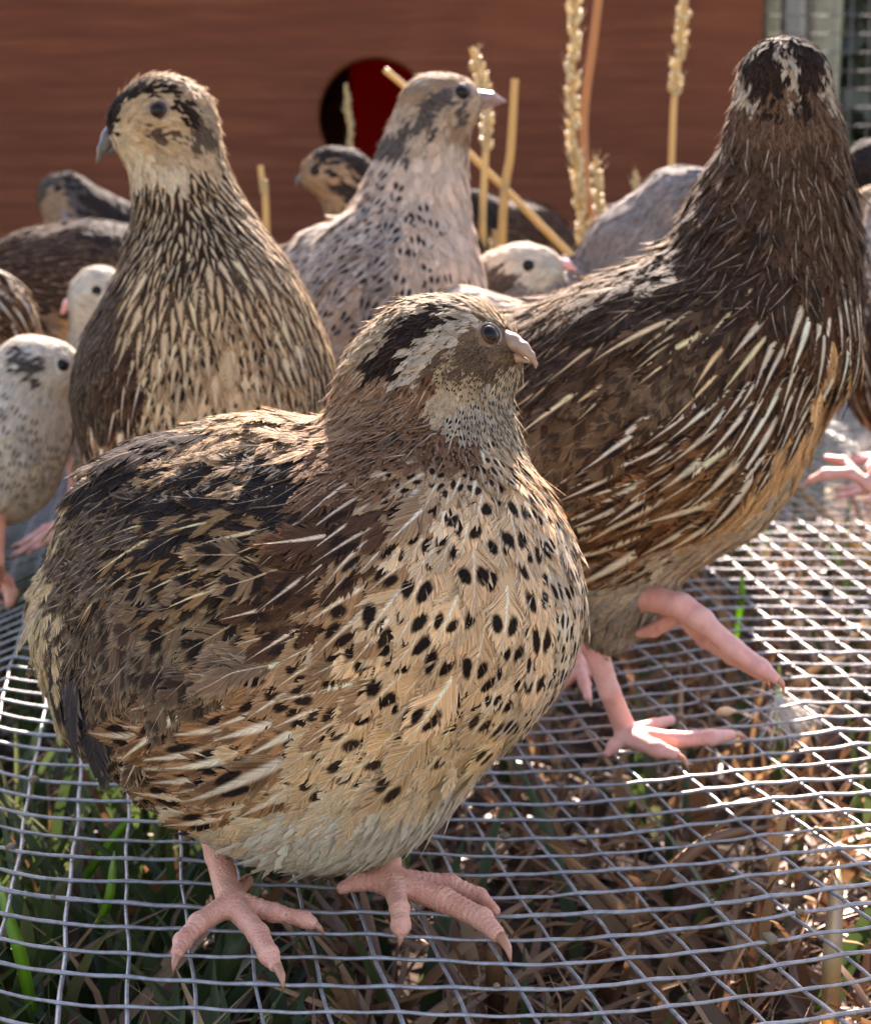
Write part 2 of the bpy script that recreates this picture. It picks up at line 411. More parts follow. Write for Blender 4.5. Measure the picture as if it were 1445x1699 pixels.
def wire_floor():
    t = thing('wire_floor', (0, 600, 0), 'sagging galvanised welded wire floor that the quail stand on', 'wire mesh')
    rw = .43
    for R in range(-5, 69):
        c0, c1 = (-9, 20) if R < 20 else ((-12, 34) if R < 44 else (-14, 44))
        step = 6 if R < 22 else (3 if R < 40 else 1)
        C = np.arange(c0 * step, c1 * step + 1) / step
        p = floor_pt(C, R + 0 * C)
        w = RNG.normal(0, 1, 4)
        p[:, 1] += .35 * np.sin(C * .9 + w[0] * 3) + .22 * np.sin(C * 2.3 + w[1] * 3)
        p[:, 2] += .75 + (.13 * np.cos(2 * math.pi * C) if step > 1 else 0) + .25 * np.sin(C * .7 + w[2] * 3)
        rr = rw * (1 + .10 * RNG.normal()) * (1 + (.22 * np.clip(np.cos(2 * math.pi * C), 0, 1) ** 6 + .05 * RNG.normal(size=len(C)) if step > 1 else 0 * C))
        V, fs = tube(p, rr, 6 if R < 40 else 4)
        mk('wire', V, fs, MW, t)
    for C in range(-13, 44):
        r0, r1 = (-5, 68)
        if C > 18: r0 = int(min(60, (C - 18) * 2.0)) - 4
        if C < -8: r0 = int(min(60, (-8 - C) * 7))
        R = np.concatenate([np.arange(r0 * 4, max(r0, 24) * 4) / 4, np.arange(max(r0, 24) * 2, r1 * 2 + 1) / 2])
        p = floor_pt(C + 0 * R, R)
        w = RNG.normal(0, 1, 3)
        p[:, 0] += .3 * np.sin(R * .8 + w[0] * 3) + .2 * np.sin(R * 2.1 + w[1] * 3)
        p[:, 2] += -.12 * np.cos(2 * math.pi * R)
        V, fs = tube(p, rw * (1 + .08 * RNG.normal()), 6)
        mk('wire', V, fs, MW, t)
wire_floor()
def crumbs():
    J = Join(); n = 110
    for _ in range(n):
        R = RNG.integers(-2, 40); C = RNG.uniform(-5, 20) + R * .15
        p = floor_pt(C, R) + np.array([0, RNG.normal(0, .3), 1.4]); s_ = RNG.uniform(.5, 1.5)
        th = RNG.uniform(0, 6.28, 3); V, fs = box(-1, 1, -.7, .7, -.5, .5); V = V * s_ * RNG.uniform(.6, 1.2, (8, 3))
        c, q = math.cos(th[0]), math.sin(th[0]); V = V @ np.array([[c, -q, 0], [q, c, 0], [0, 0, 1]]); J.add(V + p, fs)
    V, fs = J.out()
    tag(mk('crumbs', V, fs, m_simple('dirt_crumb', (.20, .15, .10), .9, .1, var=.6, vs_=120)), 'crumbs of feed and dirt stuck on the wires', 'crumbs', kind='stuff')
crumbs()

# ---- the red wooden coop behind the birds, with its round pop hole
YB = 1150.0
def coop():
    a = P(1258, 300, YB); xr = a[0]; xl = -440.0
    zb, zt = ZG - 4, 352.0
    t = thing('nest_box', ((xl + xr) / 2, YB, zb), 'red stained wooden nest box with a round entrance hole', 'nest box')
    hc = P(622, 192, YB); hr = 94 * pxmm(622, 192, YB)
    n = 72; an = np.arange(n) / n * 2 * math.pi
    ci = np.stack([hc[0] + hr * np.cos(an), hc[2] + hr * np.sin(an)], -1)
    ou = []
    for k in range(n):
        dx, dz = math.cos(an[k]), math.sin(an[k])
        s = min(((xr if dx > 0 else xl) - hc[0]) / dx if abs(dx) > 1e-9 else 1e9, ((zt if dz > 0 else zb) - hc[2]) / dz if abs(dz) > 1e-9 else 1e9)
        ou.append((hc[0] + dx * s, hc[2] + dz * s))
    for cxr, czr in ((xl, zb), (xl, zt), (xr, zb), (xr, zt)):       # snap the corners
        k = min(range(n), key=lambda q: (ou[q][0] - cxr) ** 2 + (ou[q][1] - czr) ** 2); ou[k] = (cxr, czr)
    ou = np.array(ou); th = 13.0
    bev = 1.5
    ringf = np.stack([hc[0] + (hr + bev) * np.cos(an), hc[2] + (hr + bev) * np.sin(an)], -1)
    def lay(c, y): return np.stack([c[:, 0], np.full(n, y), c[:, 1]], -1)
    V = np.concatenate([lay(ou, YB), lay(ringf, YB), lay(ci, YB + bev), lay(ci, YB + th), lay(ou, YB + th)])
    k = np.arange(n); k2 = (k + 1) % n
    Q = np.concatenate([np.stack([a_ * n + k, a_ * n + k2, b_ * n + k2, b_ * n + k], -1) for a_, b_ in ((0, 1), (1, 2), (2, 3), (3, 4), (4, 0))])
    mk('front_panel', V, Q, MWOOD, t, smooth=False)
    D = 330
    mk('side_panel', *box(xr - 13, xr, YB + th, YB + D, zb, zt), MWOOD, t, smooth=False)
    mk('side_panel', *box(xl, xl + 13, YB + th, YB + D, zb, zt), MWOOD, t, smooth=False)
    mk('floor_panel', *box(xl + 13, xr - 13, YB + th, YB + D, zb, zb + 10), MWOOD, t, smooth=False)
    mk('lid', *box(xl - 15, xr + 15, YB - 18, YB + D + 15, zt + .5, zt + 14), MWOOD, t, smooth=False)
    # back: boards left of the opening and a sheet of red plastic that the sun shines through
    M = Mat('red_plastic'); n1 = M.noise(M.pos(), 20, 2)
    c = M.mix(n1, (.075, .001, .002), (.10, .002, .003)); M.col(c); M.rough(.4, .4); M.translucent(c, .75)
    x_ed = hc[0] - 34
    mk('back_panel', *box(xl + 13, x_ed, YB + D - 13, YB + D, zb + 10, zt), MWOOD, t, smooth=False)
    mk('plastic_sheet', *box(x_ed, xr - 13, YB + D - 6, YB + D - 3, zb + 10, zt), M.m, t, smooth=False)
coop()

# ---- right of the box: weathered posts, a wire panel and a hedge in the distance
MPOST = m_simple('weathered_post', (.22, .23, .21), .8, .2, var=.35, vs_=60)
MPOST2 = m_simple('mossy_post', (.22, .23, .17), .85, .2, var=.5, vs_=90)
def side():
    def post(px0, px1, Y, mat, label):
        a, b = P(px0, 200, Y), P(px1, 200, Y)
        w = b[0] - a[0]
        # slightly uneven, with a chamfer
        zs = np.linspace(ZG - 5, 640, 24); V = []; c = 2.0
        for z in zs:
            dx = .8 * math.sin(z / 37 + px0); x0, x1 = a[0] + dx, b[0] + dx
            V += [(x0 + c, Y, z), (x1 - c, Y, z), (x1, Y + c, z), (x1, Y + w - c, z), (x1 - c, Y + w, z), (x0 + c, Y + w, z), (x0, Y + w - c, z), (x0, Y + c, z)]
        m = len(zs); i = (np.arange(m - 1) * 8)[:, None]; j = np.arange(8)[None]; k = (j + 1) % 8
        Q = np.stack([i + j, i + k, i + 8 + k, i + 8 + j], -1).reshape(-1, 4)
        V = np.array(V); cap = np.array([[0, 1, 2, 7], [2, 3, 6, 7], [3, 4, 5, 6]]) + (m - 1) * 8
        tag(mk('fence_post', V, [Q, cap], mat, smooth=False, origin=((a[0] + b[0]) / 2, Y, ZG)), label, 'post')
    post(1296, 1332, 1210, MPOST, 'slim grey weathered post beside the nest box')
    post(1342, 1392, 1260, MPOST2, 'broad greenish mossy post behind the dark quail\'s head')
    post(1262, 1288, 1300, MPOST2, 'thin mossy post half hidden by the nest box')
    t = thing('wire_panel', P(1380, 440, 1190) * np.array([1, 1, 0]), 'upright square wire mesh panel right of the nest box', 'wire mesh')
    x0 = P(1259, 200, 1190)[0]; x1 = x0 + 190
    for i in range(16):
        x = x0 + i * 12.7
        V, fs = tube([(x, 1190 + .3 * math.sin(i), -8), (x + .4, 1190, 180), (x, 1190.4, 400)], .42, 4); mk('wire', V, fs, MOLD, t)
    for i in range(32):
        z = -6 + i * 12.7
        V, fs = tube([(x0 - 3, 1191, z), (x0 + 90, 1191.3, z + .5), (x1 + 3, 1191, z)], .42, 4); mk('wire', V, fs, MOLD, t)
    # hedge: leaf-sized faces through its volume
    n = 26000
    X = RNG.uniform(-300, 1900, n); Z = ZG + 790 * RNG.random(n); Y = 2700 + RNG.normal(0, 130, n) + 60 * np.sin(X / 140) + 50 * np.sin(Z / 90)
    c = np.stack([X, Y, Z], -1); s = RNG.uniform(22, 44, n)[:, None]
    d1 = RNG.normal(size=(n, 3)); d1 /= np.linalg.norm(d1, axis=1, keepdims=True)
    d2 = np.cross(d1, RNG.normal(size=(n, 3))); d2 /= np.linalg.norm(d2, axis=1, keepdims=True)
    V = np.stack([c - d1 * s, c + d2 * s * .45, c + d1 * s, c - d2 * s * .45], 1).reshape(-1, 3)
    mg = m_blade('hedge_leaf', [(0, (.035, .045, .028)), (.5, (.06, .07, .045)), (1, (.10, .11, .075))], .2)
    h = mk('hedge', V, np.arange(n * 4).reshape(-1, 4), mg, origin=(800, 2700, ZG), attrs={'rv': ('FLOAT', np.repeat(RNG.random(n), 4))})
    tag(h, 'dull grey green hedge far behind the wire panel', 'hedge', kind='stuff')
side()
# ------------------------------------------------------------------ bird builder
class Shape:
    """smooth union of tapered capsules, everything in mm"""
    def __init__(s, cones, k): s.c = cones; s.k = k
    def d(s, p):
        r = None
        for a, b, r1, r2, rip in s.c:
            ba = b - a; L2 = float(ba @ ba)
            t = np.clip((p - a) @ ba / L2, 0, 1) if L2 > 1e-9 else np.zeros(len(p))
            rr = r1 + (r2 - r1) * t
            if rip: rr = rr * (1 + .045 * np.sin(t * math.sqrt(L2) * rip))
            q = np.linalg.norm(p - a - t[:, None] * ba, axis=1) - rr
            if r is None: r = q
            else:
                h = np.clip(.5 + .5 * (r - q) / s.k, 0, 1)
                r = r * (1 - h) + q * h - s.k * h * (1 - h)
        return r
    def g(s, p, e=.15):
        o = np.array([[1, -1, -1], [-1, -1, 1], [-1, 1, -1], [1, 1, 1]], float)
        q = sum(o[i] * s.d(p + o[i] * e)[:, None] for i in range(4))
        return q / (np.linalg.norm(q, axis=1, keepdims=True) + 1e-9)
    def proj(s, p, n=3):
        for _ in range(n):
            p = p - s.g(p) * s.d(p)[:, None]
        return p
    def bounds(s, m):
        lo = np.min([np.minimum(a - r1, b - r2) for a, b, r1, r2, _ in s.c], 0) - m
        hi = np.max([np.maximum(a + r1, b + r2) for a, b, r1, r2, _ in s.c], 0) + m
        return lo, hi
    def nets(s, h):
        lo, hi = s.bounds(2 * h + s.k * .3)
        n = np.ceil((hi - lo) / h).astype(int) + 1
        ax = [lo[i] + h * np.arange(n[i]) for i in range(3)]
        V = np.empty(tuple(n))
        YY, ZZ = np.meshgrid(ax[1], ax[2], indexing='ij')
        for i in range(0, n[0], 8):
            xs = ax[0][i:i + 8]
            q = np.stack(np.broadcast_arrays(xs[:, None, None], YY[None], ZZ[None]), -1).reshape(-1, 3)
            V[i:i + 8] = s.d(q).reshape(len(xs), n[1], n[2])
        I = V < 0
        c = np.zeros(tuple(n - 1), int)
        for dx in (0, 1):
            for dy in (0, 1):
                for dz in (0, 1): c += I[dx:n[0] - 1 + dx, dy:n[1] - 1 + dy, dz:n[2] - 1 + dz]
        act = (c > 0) & (c < 8); idx = -np.ones(act.shape, int); idx[act] = np.arange(act.sum())
        cells = np.argwhere(act); pts = lo + (cells + .5) * h
        pts = s.proj(pts, 3)
        F_ = []
        for axn in range(3):
            sl0 = [slice(None)] * 3; sl1 = [slice(None)] * 3
            sl0[axn] = slice(0, -1); sl1[axn] = slice(1, None)
            A, B = I[tuple(sl0)], I[tuple(sl1)]
            e = np.argwhere(A != B); o1, o2 = (axn + 1) % 3, (axn + 2) % 3
            ok = (e[:, o1] > 0) & (e[:, o2] > 0) & (e[:, o1] < n[o1] - 1) & (e[:, o2] < n[o2] - 1); e = e[ok]
            flip = B[tuple(e.T)]
            def cid(d1, d2):
                q = e.copy(); q[:, o1] -= d1; q[:, o2] -= d2; return idx[tuple(q.T)]
            q = np.stack([cid(0, 0), cid(1, 0), cid(1, 1), cid(0, 1)], -1)
            q[flip] = q[flip][:, ::-1]; F_.append(q)
        return pts, np.concatenate(F_)

def C_(x): return np.array(x, float)
CREAM, BUFF, WHITE = (.76, .62, .43), (.62, .42, .22), (.84, .78, .68)
DARK, BLACK, BROWN, RUF, GREYB = (.022, .013, .010), (.012, .010, .011), (.105, .058, .034), (.23, .105, .045), (.155, .115, .085)
TY = {}
def T(name, L, W, sp, lift, g, m=DARK, s=CREAM, e=None, hw=0., spot=0., bar=0., edge=0., freq=3., sv=.64, tip=.35, mess=.12, fuzz=1.0, hp=1.0, sp_p=.93):
    TY[name] = dict(L=L, W=W, sp=sp, lift=lift, g=g, m=m, s=s, e=e or g, hw=hw, spot=spot, bar=bar, edge=edge, freq=freq, sv=sv, tip=tip, mess=mess, fuzz=fuzz, hp=hp, sp_p=sp_p)
# breast and belly
T('breast', 16, 9.2, 6.3, 0.11, (0.7, 0.47, 0.27), s=(.86, .74, .57), e=(.76, .59, .40), hw=0.1, spot=1, edge=.5, sv=.66, tip=.45, m=(.016, .010, .008))
T('breast_edge', 12, 6, 4.2, .10, (0.72, 0.55, 0.38), s=(.86, .78, .66), e=(.78, .66, .50), hw=0.13, spot=1, edge=.5, sv=.66, tip=.35)
T('breast_low', 16, 9.5, 6.4, 0.11, (.70, .48, .26), m=(.05, .03, .02), s=(.86, .75, .58), e=(.80, .65, .46), hw=0.12, spot=1, edge=.6, sv=.6, tip=.45, sp_p=0.5)
T('side_dark', 17, 7.5, 5.6, .12, (0.085, 0.041, 0.023), m=DARK, s=(.78, .62, .46), e=(.15, .08, .045), hw=0.16, spot=.9, edge=.5, sv=.6, tip=.2, hp=0.75)
T('side_mix', 17, 8.5, 6.0, 0.12, (.36, .21, .11), m=DARK, s=(.84, .70, .53), e=(.52, .34, .19), hw=0.18, spot=1, edge=.4, sv=.64, tip=.3)
T('flank', 24, 8.5, 6.6, .10, (.40, .21, .10), m=DARK, s=(.84, .71, .54), e=(.50, .32, .18), hw=0.34, spot=1, bar=.55, edge=.35, sv=.62, freq=.28, tip=.3, mess=.08)
T('belly', 11, 4.6, 3.2, 0.13, (0.74, 0.56, 0.35), m=(.4, .2, .09), s=(.84, .72, .52), e=(.83, .70, .50), hw=0.05, spot=.15, edge=.7, tip=0.2, fuzz=1.6, mess=0.16)
T('down', 7.8, 1.8, 1.55, 0.2, (.86, .75, .60), s=(.88, .79, .66), e=(.88, .78, .64), hw=0, edge=.6, tip=0.12, mess=0.22, fuzz=2.2)
# upper side
T('back_lit', 12, 5.4, 3.7, 0.18, (.36, .22, .115), m=(.04, .022, .014), s=(.70, .50, .28), e=(.56, .38, .21), hw=.16, bar=.75, edge=.7, freq=.26, tip=.2, mess=.25, fuzz=2)  # feathers paled to stand in for sunlight on the upper back
T('back_black', 15, 8, 5.4, 0.14, (0.013, 0.01, 0.01), m=(.03, .019, .014), s=(.45, .30, .18), e=(.085, .052, .035), hw=.06, bar=.5, edge=.5, freq=.35, tip=.35, mess=.2, fuzz=1.4)
T('scapular', 22, 8, 6.3, .12, (0.022, 0.013, 0.009), m=(.30, .17, .075), s=(.80, .60, .34), e=(.07, .042, .025), hw=0.2, bar=0.8, edge=.35, freq=.30, tip=.12, mess=.08, hp=0.75)
T('covert_bar', 16, 9.5, 6.4, 0.13, (0.2, 0.125, 0.07), m=(.02, .013, .010), s=(.50, .36, .22), e=(.46, .33, .2), hw=.05, bar=1, edge=.45, freq=.26, tip=.5, mess=.12)
T('covert', 14, 9, 5.8, 0.14, (0.145, 0.092, 0.058), m=(.035, .022, .016), s=(.42, .32, .22), e=(.34, .25, .165), hw=.045, bar=0.85, edge=.5, freq=.24, tip=.55, mess=.16)
T('rump', 12, 5.6, 3.7, 0.2, (0.115, 0.074, 0.049), m=(.035, .024, .018), s=(.50, .38, .25), e=(.34, .245, .16), hw=.10, bar=0.9, edge=.6, freq=.28, tip=.25, mess=.3, fuzz=2)
T('tail', 12, 6, 3.6, .2, (.58, .44, .25), m=(.14, .09, .05), s=(.7, .56, .36), e=(.75, .62, .40), hw=.1, bar=.4, edge=.7, freq=.25, tip=.5, mess=.3, fuzz=2.4)
T('primary', 30, 9, 8.5, .08, (.040, .036, .040), m=(.055, .05, .052), s=(.10, .085, .075), e=(.30, .24, .18), hw=.03, bar=.25, edge=.25, freq=.3, tip=.5, mess=.05, fuzz=.5)
T('undertail', 11, 6, 4.1, 0.18, (.15, .09, .05), m=DARK, s=(.62, .48, .33), e=(.60, .46, .31), hw=.14, bar=.5, spot=.8, edge=.6, freq=.25, tip=.35, mess=.25, fuzz=1.5)
T('loose', 17, 7, 5.4, .16, (0.26, 0.165, 0.1), m=(.08, .05, .032), s=(.74, .60, .45), e=(.46, .33, .22), hw=0.07, bar=.35, edge=.5, freq=.2, tip=.25, mess=0.22, fuzz=1.8)
# neck and head of the close bird
T('nape', 6, 2.3, 1.6, .22, (0.32, 0.175, 0.092), m=(.05, .028, .02), s=(.72, .54, .36), e=(.54, .37, .235), hw=.22, spot=.5, edge=.6, sv=.5, tip=.15, mess=.2, fuzz=1.6, hp=0.6)
T('neck', 8, 2.8, 2.0, .2, (0.23, 0.11, 0.054), m=(.035, .02, .014), s=(.74, .55, .38), e=(.46, .29, .175), hw=0.15, spot=.8, edge=.6, sv=.5, tip=.12, mess=.18, fuzz=1.6, hp=0.6)
T('neck_spot', 9.5, 4.6, 3.4, .16, (.52, .34, .19), m=DARK, s=(.82, .68, .50), e=(.64, .46, .30), hw=.22, spot=1, edge=.4, sv=.55, tip=.2, mess=.12)
T('throat_streak', 5, 1.9, 1.4, .18, (.46, .36, .25), m=DARK, s=(.78, .68, .54), e=(.70, .60, .46), hw=.2, spot=1, edge=.3, sv=.6, tip=.2, mess=.15)
T('crown_dark', 4.2, 1.7, 1.15, .22, (0.028, 0.017, 0.013), m=BLACK, s=(.20, .13, .085), e=(.13, .078, .05), hw=.0, spot=.4, edge=.55, sv=.6, tip=.3, mess=.2, fuzz=1.3)
T('crown_pale_lit', 4.2, 1.6, 1.1, .25, (.46, .33, .20), m=(.08, .045, .03), s=(.74, .60, .43), e=(.66, .51, .34), hw=.2, spot=.5, edge=.6, sv=.5, tip=.25, mess=.25, fuzz=1.6)  # pale crown stripe; also stands in for sunlight on the crown rim
T('brow', 5.0, 1.8, 1.2, .18, (0.56, 0.45, 0.33), m=(.10, .06, .04), s=(.72, .62, .49), e=(.64, .52, .39), hw=.25, spot=0.7, edge=.4, sv=.5, tip=.15, mess=.15, fuzz=1.3, sp_p=0.5)
T('face', 2.6, 1.05, .8, .14, (.23, .145, .085), m=(.07, .042, .028), s=(.42, .30, .19), e=(.36, .25, .16), hw=.15, spot=.5, edge=.5, sv=.6, tip=.3, mess=.15)
T('ear', 3.4, 1.3, .95, .14, (.15, .098, .066), m=(.05, .032, .024), s=(.32, .23, .16), e=(.28, .20, .14), hw=.12, spot=.5, edge=.5, sv=.6, tip=.25, mess=.15)
T('speckle', 2.8, 1.5, 1.1, .16, (.50, .35, .20), m=DARK, s=(.62, .47, .30), e=(.64, .49, .31), hw=.15, spot=1, edge=.4, sv=.7, tip=.4, mess=.15)
T('cheek', 3.6, 1.5, 1.05, .14, (.62, .46, .29), m=(.16, .1, .06), s=(.72, .57, .39), e=(.68, .53, .36), hw=.15, spot=.25, edge=.4, sv=.6, tip=.35, mess=.15)
# the tall dark bird
T('dk_neck', 10, 3.2, 2.5, .24, (0.105, 0.055, 0.032), m=(.03, .018, .014), s=(.72, .57, .41), e=(.14, .083, .052), hw=.09, spot=.6, edge=.6, sv=.5, tip=.1, mess=.25, fuzz=1.8, hp=0.5)
T('dk_nape', 5, 2.0, 1.5, .22, (0.15, 0.078, 0.045), m=(.05, .03, .02), s=(.55, .40, .27), e=(.20, .125, .08), hw=.10, spot=.5, edge=.6, sv=.5, tip=.15, mess=.25, fuzz=1.6)
T('dk_mantle', 12, 5, 3.6, .18, (0.055, 0.029, 0.018), m=(.016, .012, .010), s=(.66, .52, .36), e=(.105, .062, .04), hw=.05, bar=.5, edge=.6, freq=.25, tip=.2, mess=.3, fuzz=1.6)
T('dk_ridge', 14, 3.8, 2.9, .15, (0.15, 0.088, 0.046), m=(.04, .024, .016), s=(.74, .56, .35), e=(.46, .31, .18), hw=.2, bar=.4, edge=.6, freq=.2, tip=.12, mess=.2, fuzz=1.6, hp=0.5)
T('dk_back', 15, 6.5, 4.6, .14, (0.03, 0.018, 0.0125), m=(.09, .05, .029), s=(.68, .50, .28), e=(.085, .053, .034), hw=.05, bar=.55, edge=.45, freq=.3, tip=.3, mess=.22, fuzz=1.3)
T('dk_lance', 25, 6.5, 6.2, .12, (0.045, 0.025, 0.015), m=(.16, .09, .05), s=(.80, .58, .33), e=(.12, .075, .048), hw=0.28, bar=.5, edge=.4, freq=.3, tip=.08, mess=.08, hp=0.5)
T('dk_covert', 13, 9, 6, 0.14, (0.17, 0.105, 0.058), m=(.05, .03, .019), s=(.38, .29, .19), e=(.26, .18, .112), hw=.04, bar=0.85, edge=.35, freq=.22, tip=.55, mess=.2)
T('dk_stripe', 24, 6.2, 6.2, .11, (0.085, 0.038, 0.019), m=(.024, .014, .011), s=(.84, .72, .56), e=(.19, .10, .055), hw=0.36, spot=1, edge=.45, sv=.55, tip=.1, mess=.07, hp=0.9)
T('dk_flank', 27, 8.0, 7.4, .10, (0.26, 0.115, 0.045), m=DARK, s=(.82, .68, .48), e=(.36, .20, .09), hw=0.42, spot=.9, bar=.6, edge=.4, sv=.6, freq=.22, tip=.15, mess=.07, hp=0.92)
T('rufous', 13, 6, 4.2, .10, (0.6, 0.33, 0.14), m=(.46, .24, .10), s=(.76, .56, .34), e=(.72, .52, .31), hw=.2, spot=.5, edge=.5, sv=.5, tip=.35, mess=.12, fuzz=1.4)
T('belly_grey', 10, 3.6, 2.7, 0.13, (.62, .48, .33), m=(.4, .28, .18), s=(.72, .60, .44), e=(.70, .59, .44), hw=0.05, spot=.2, edge=.6, tip=0.2, mess=.2, fuzz=2)
T('thigh_down', 7.8, 1.8, 1.6, 0.22, (.46, .38, .29), s=(.56, .48, .37), e=(.60, .52, .41), hw=0, edge=.6, tip=0.12, mess=0.25, fuzz=3)
# the tall streaked bird on the left
T('lt_neck', 9, 3.2, 2.7, .14, (0.06, 0.034, 0.021), m=(.040, .024, .016), s=(.74, .53, .31), e=(.05, .03, .02), hw=0.52, spot=0.6, edge=0.5, sv=.64, tip=.12, mess=.12)
T('lt_breast', 14, 5.2, 4.3, .10, (0.085, 0.048, 0.028), m=(.022, .013, .009), s=(.78, .56, .33), e=(.30, .19, .105), hw=0.72, spot=0.8, edge=0.3, sv=.62, tip=.15, mess=.1)
T('lt_low', 15, 6.5, 5, .10, (.70, .49, .28), m=(.06, .036, .024), s=(.80, .59, .36), e=(.76, .56, .34), hw=0.5, spot=1, edge=.4, sv=.62, tip=.25, mess=.1, sp_p=0.6)
T('lt_mid', 14, 5.6, 4.5, .10, (.50, .33, .18), m=(.026, .015, .010), s=(.80, .59, .36), e=(.22, .135, .075), hw=.5, spot=1, edge=.35, sv=.62, tip=.15, mess=.1)
T('lt_face', 4, 1.7, 1.25, .12, (.64, .45, .26), m=(.2, .12, .07), s=(.74, .55, .34), e=(.72, .53, .33), hw=.2, spot=.12, edge=.4, tip=.3, mess=.15)
T('lt_throat', 5, 2.2, 1.6, .14, (.76, .60, .40), s=(.8, .66, .47), e=(.8, .66, .48), hw=.2, edge=.4, tip=.3, mess=.15)
T('lt_wing', 10, 6, 4.2, .12, (0.07, 0.043, 0.027), m=(.04, .026, .018), s=(.5, .36, .22), e=(.30, .21, .13), hw=.06, bar=.7, edge=.5, freq=.25, tip=.5, mess=.2)
# pale birds and the rest of the flock
T('pale_spot', 13, 7, 5.2, .14, (.58, .43, .31), m=(.035, .026, .024), s=(.74, .63, .52), e=(.70, .58, .46), hw=.16, spot=1, edge=.5, sv=.64, tip=.35, mess=.2, sp_p=0.8)
T('pale_back', 14, 7, 5.2, .15, (.40, .32, .26), m=(.035, .028, .027), s=(.72, .62, .52), e=(.66, .56, .46), hw=.18, spot=1, bar=.3, edge=.6, sv=.62, freq=.2, tip=.25, mess=.25)
T('pale_plain', 9, 4.5, 3.4, .12, (.68, .53, .41), m=(.4, .3, .22), s=(.75, .62, .5), e=(.74, .61, .49), hw=.15, spot=.15, edge=.5, tip=.35, mess=.2)
T('pale_head', 4.5, 2.0, 1.6, .14, (.60, .46, .33), m=(.09, .06, .05), s=(.70, .57, .43), e=(.68, .55, .42), hw=.15, spot=.35, edge=.4, tip=.3, mess=.2)
T('white_head', 4.5, 2.0, 1.7, .12, (.76, .67, .54), m=(.3, .25, .2), s=(.80, .73, .62), e=(.80, .72, .60), hw=.1, spot=.05, edge=.4, tip=.35, mess=.2)
T('white_body', 10, 5, 3.8, .14, (.72, .62, .50), m=(.16, .11, .08), s=(.80, .72, .6), e=(.78, .70, .58), hw=.2, spot=0.8, edge=.5, sv=.64, tip=.3, mess=.2)
T('grey_mark', 5, 2.4, 1.8, .15, (0.11, 0.088, 0.075), m=(.04, .035, .035), s=(.45, .4, .35), e=(.22, .185, .16), hw=.12, spot=.6, edge=.5, tip=.3, mess=.2)
T('grey_body', 10, 4.6, 3.6, .14, (.27, .235, .215), m=(.10, .08, .075), s=(.52, .46, .41), e=(.46, .41, .37), hw=.15, spot=.4, bar=.3, edge=.5, freq=.25, tip=.3, mess=.2)
T('dim_brown', 12, 5.5, 4.2, .13, (0.065, 0.036, 0.023), m=(.024, .016, .014), s=(.46, .32, .22), e=(.19, .115, .075), hw=.15, spot=.6, bar=.3, edge=.4, freq=.22, tip=.2, mess=.18)
T('dim_black', 8, 4, 3.0, .14, (0.025, 0.018, 0.016), m=(.015, .012, .012), s=(.2, .15, .13), e=(.10, .078, .07), hw=.06, spot=.4, edge=.5, tip=.3, mess=.2)
T('dim_buff', 5, 2.3, 1.8, .14, (.42, .28, .17), m=(.10, .065, .045), s=(.6, .44, .29), e=(.52, .37, .24), hw=.15, spot=.25, edge=.4, tip=.3, mess=.2)

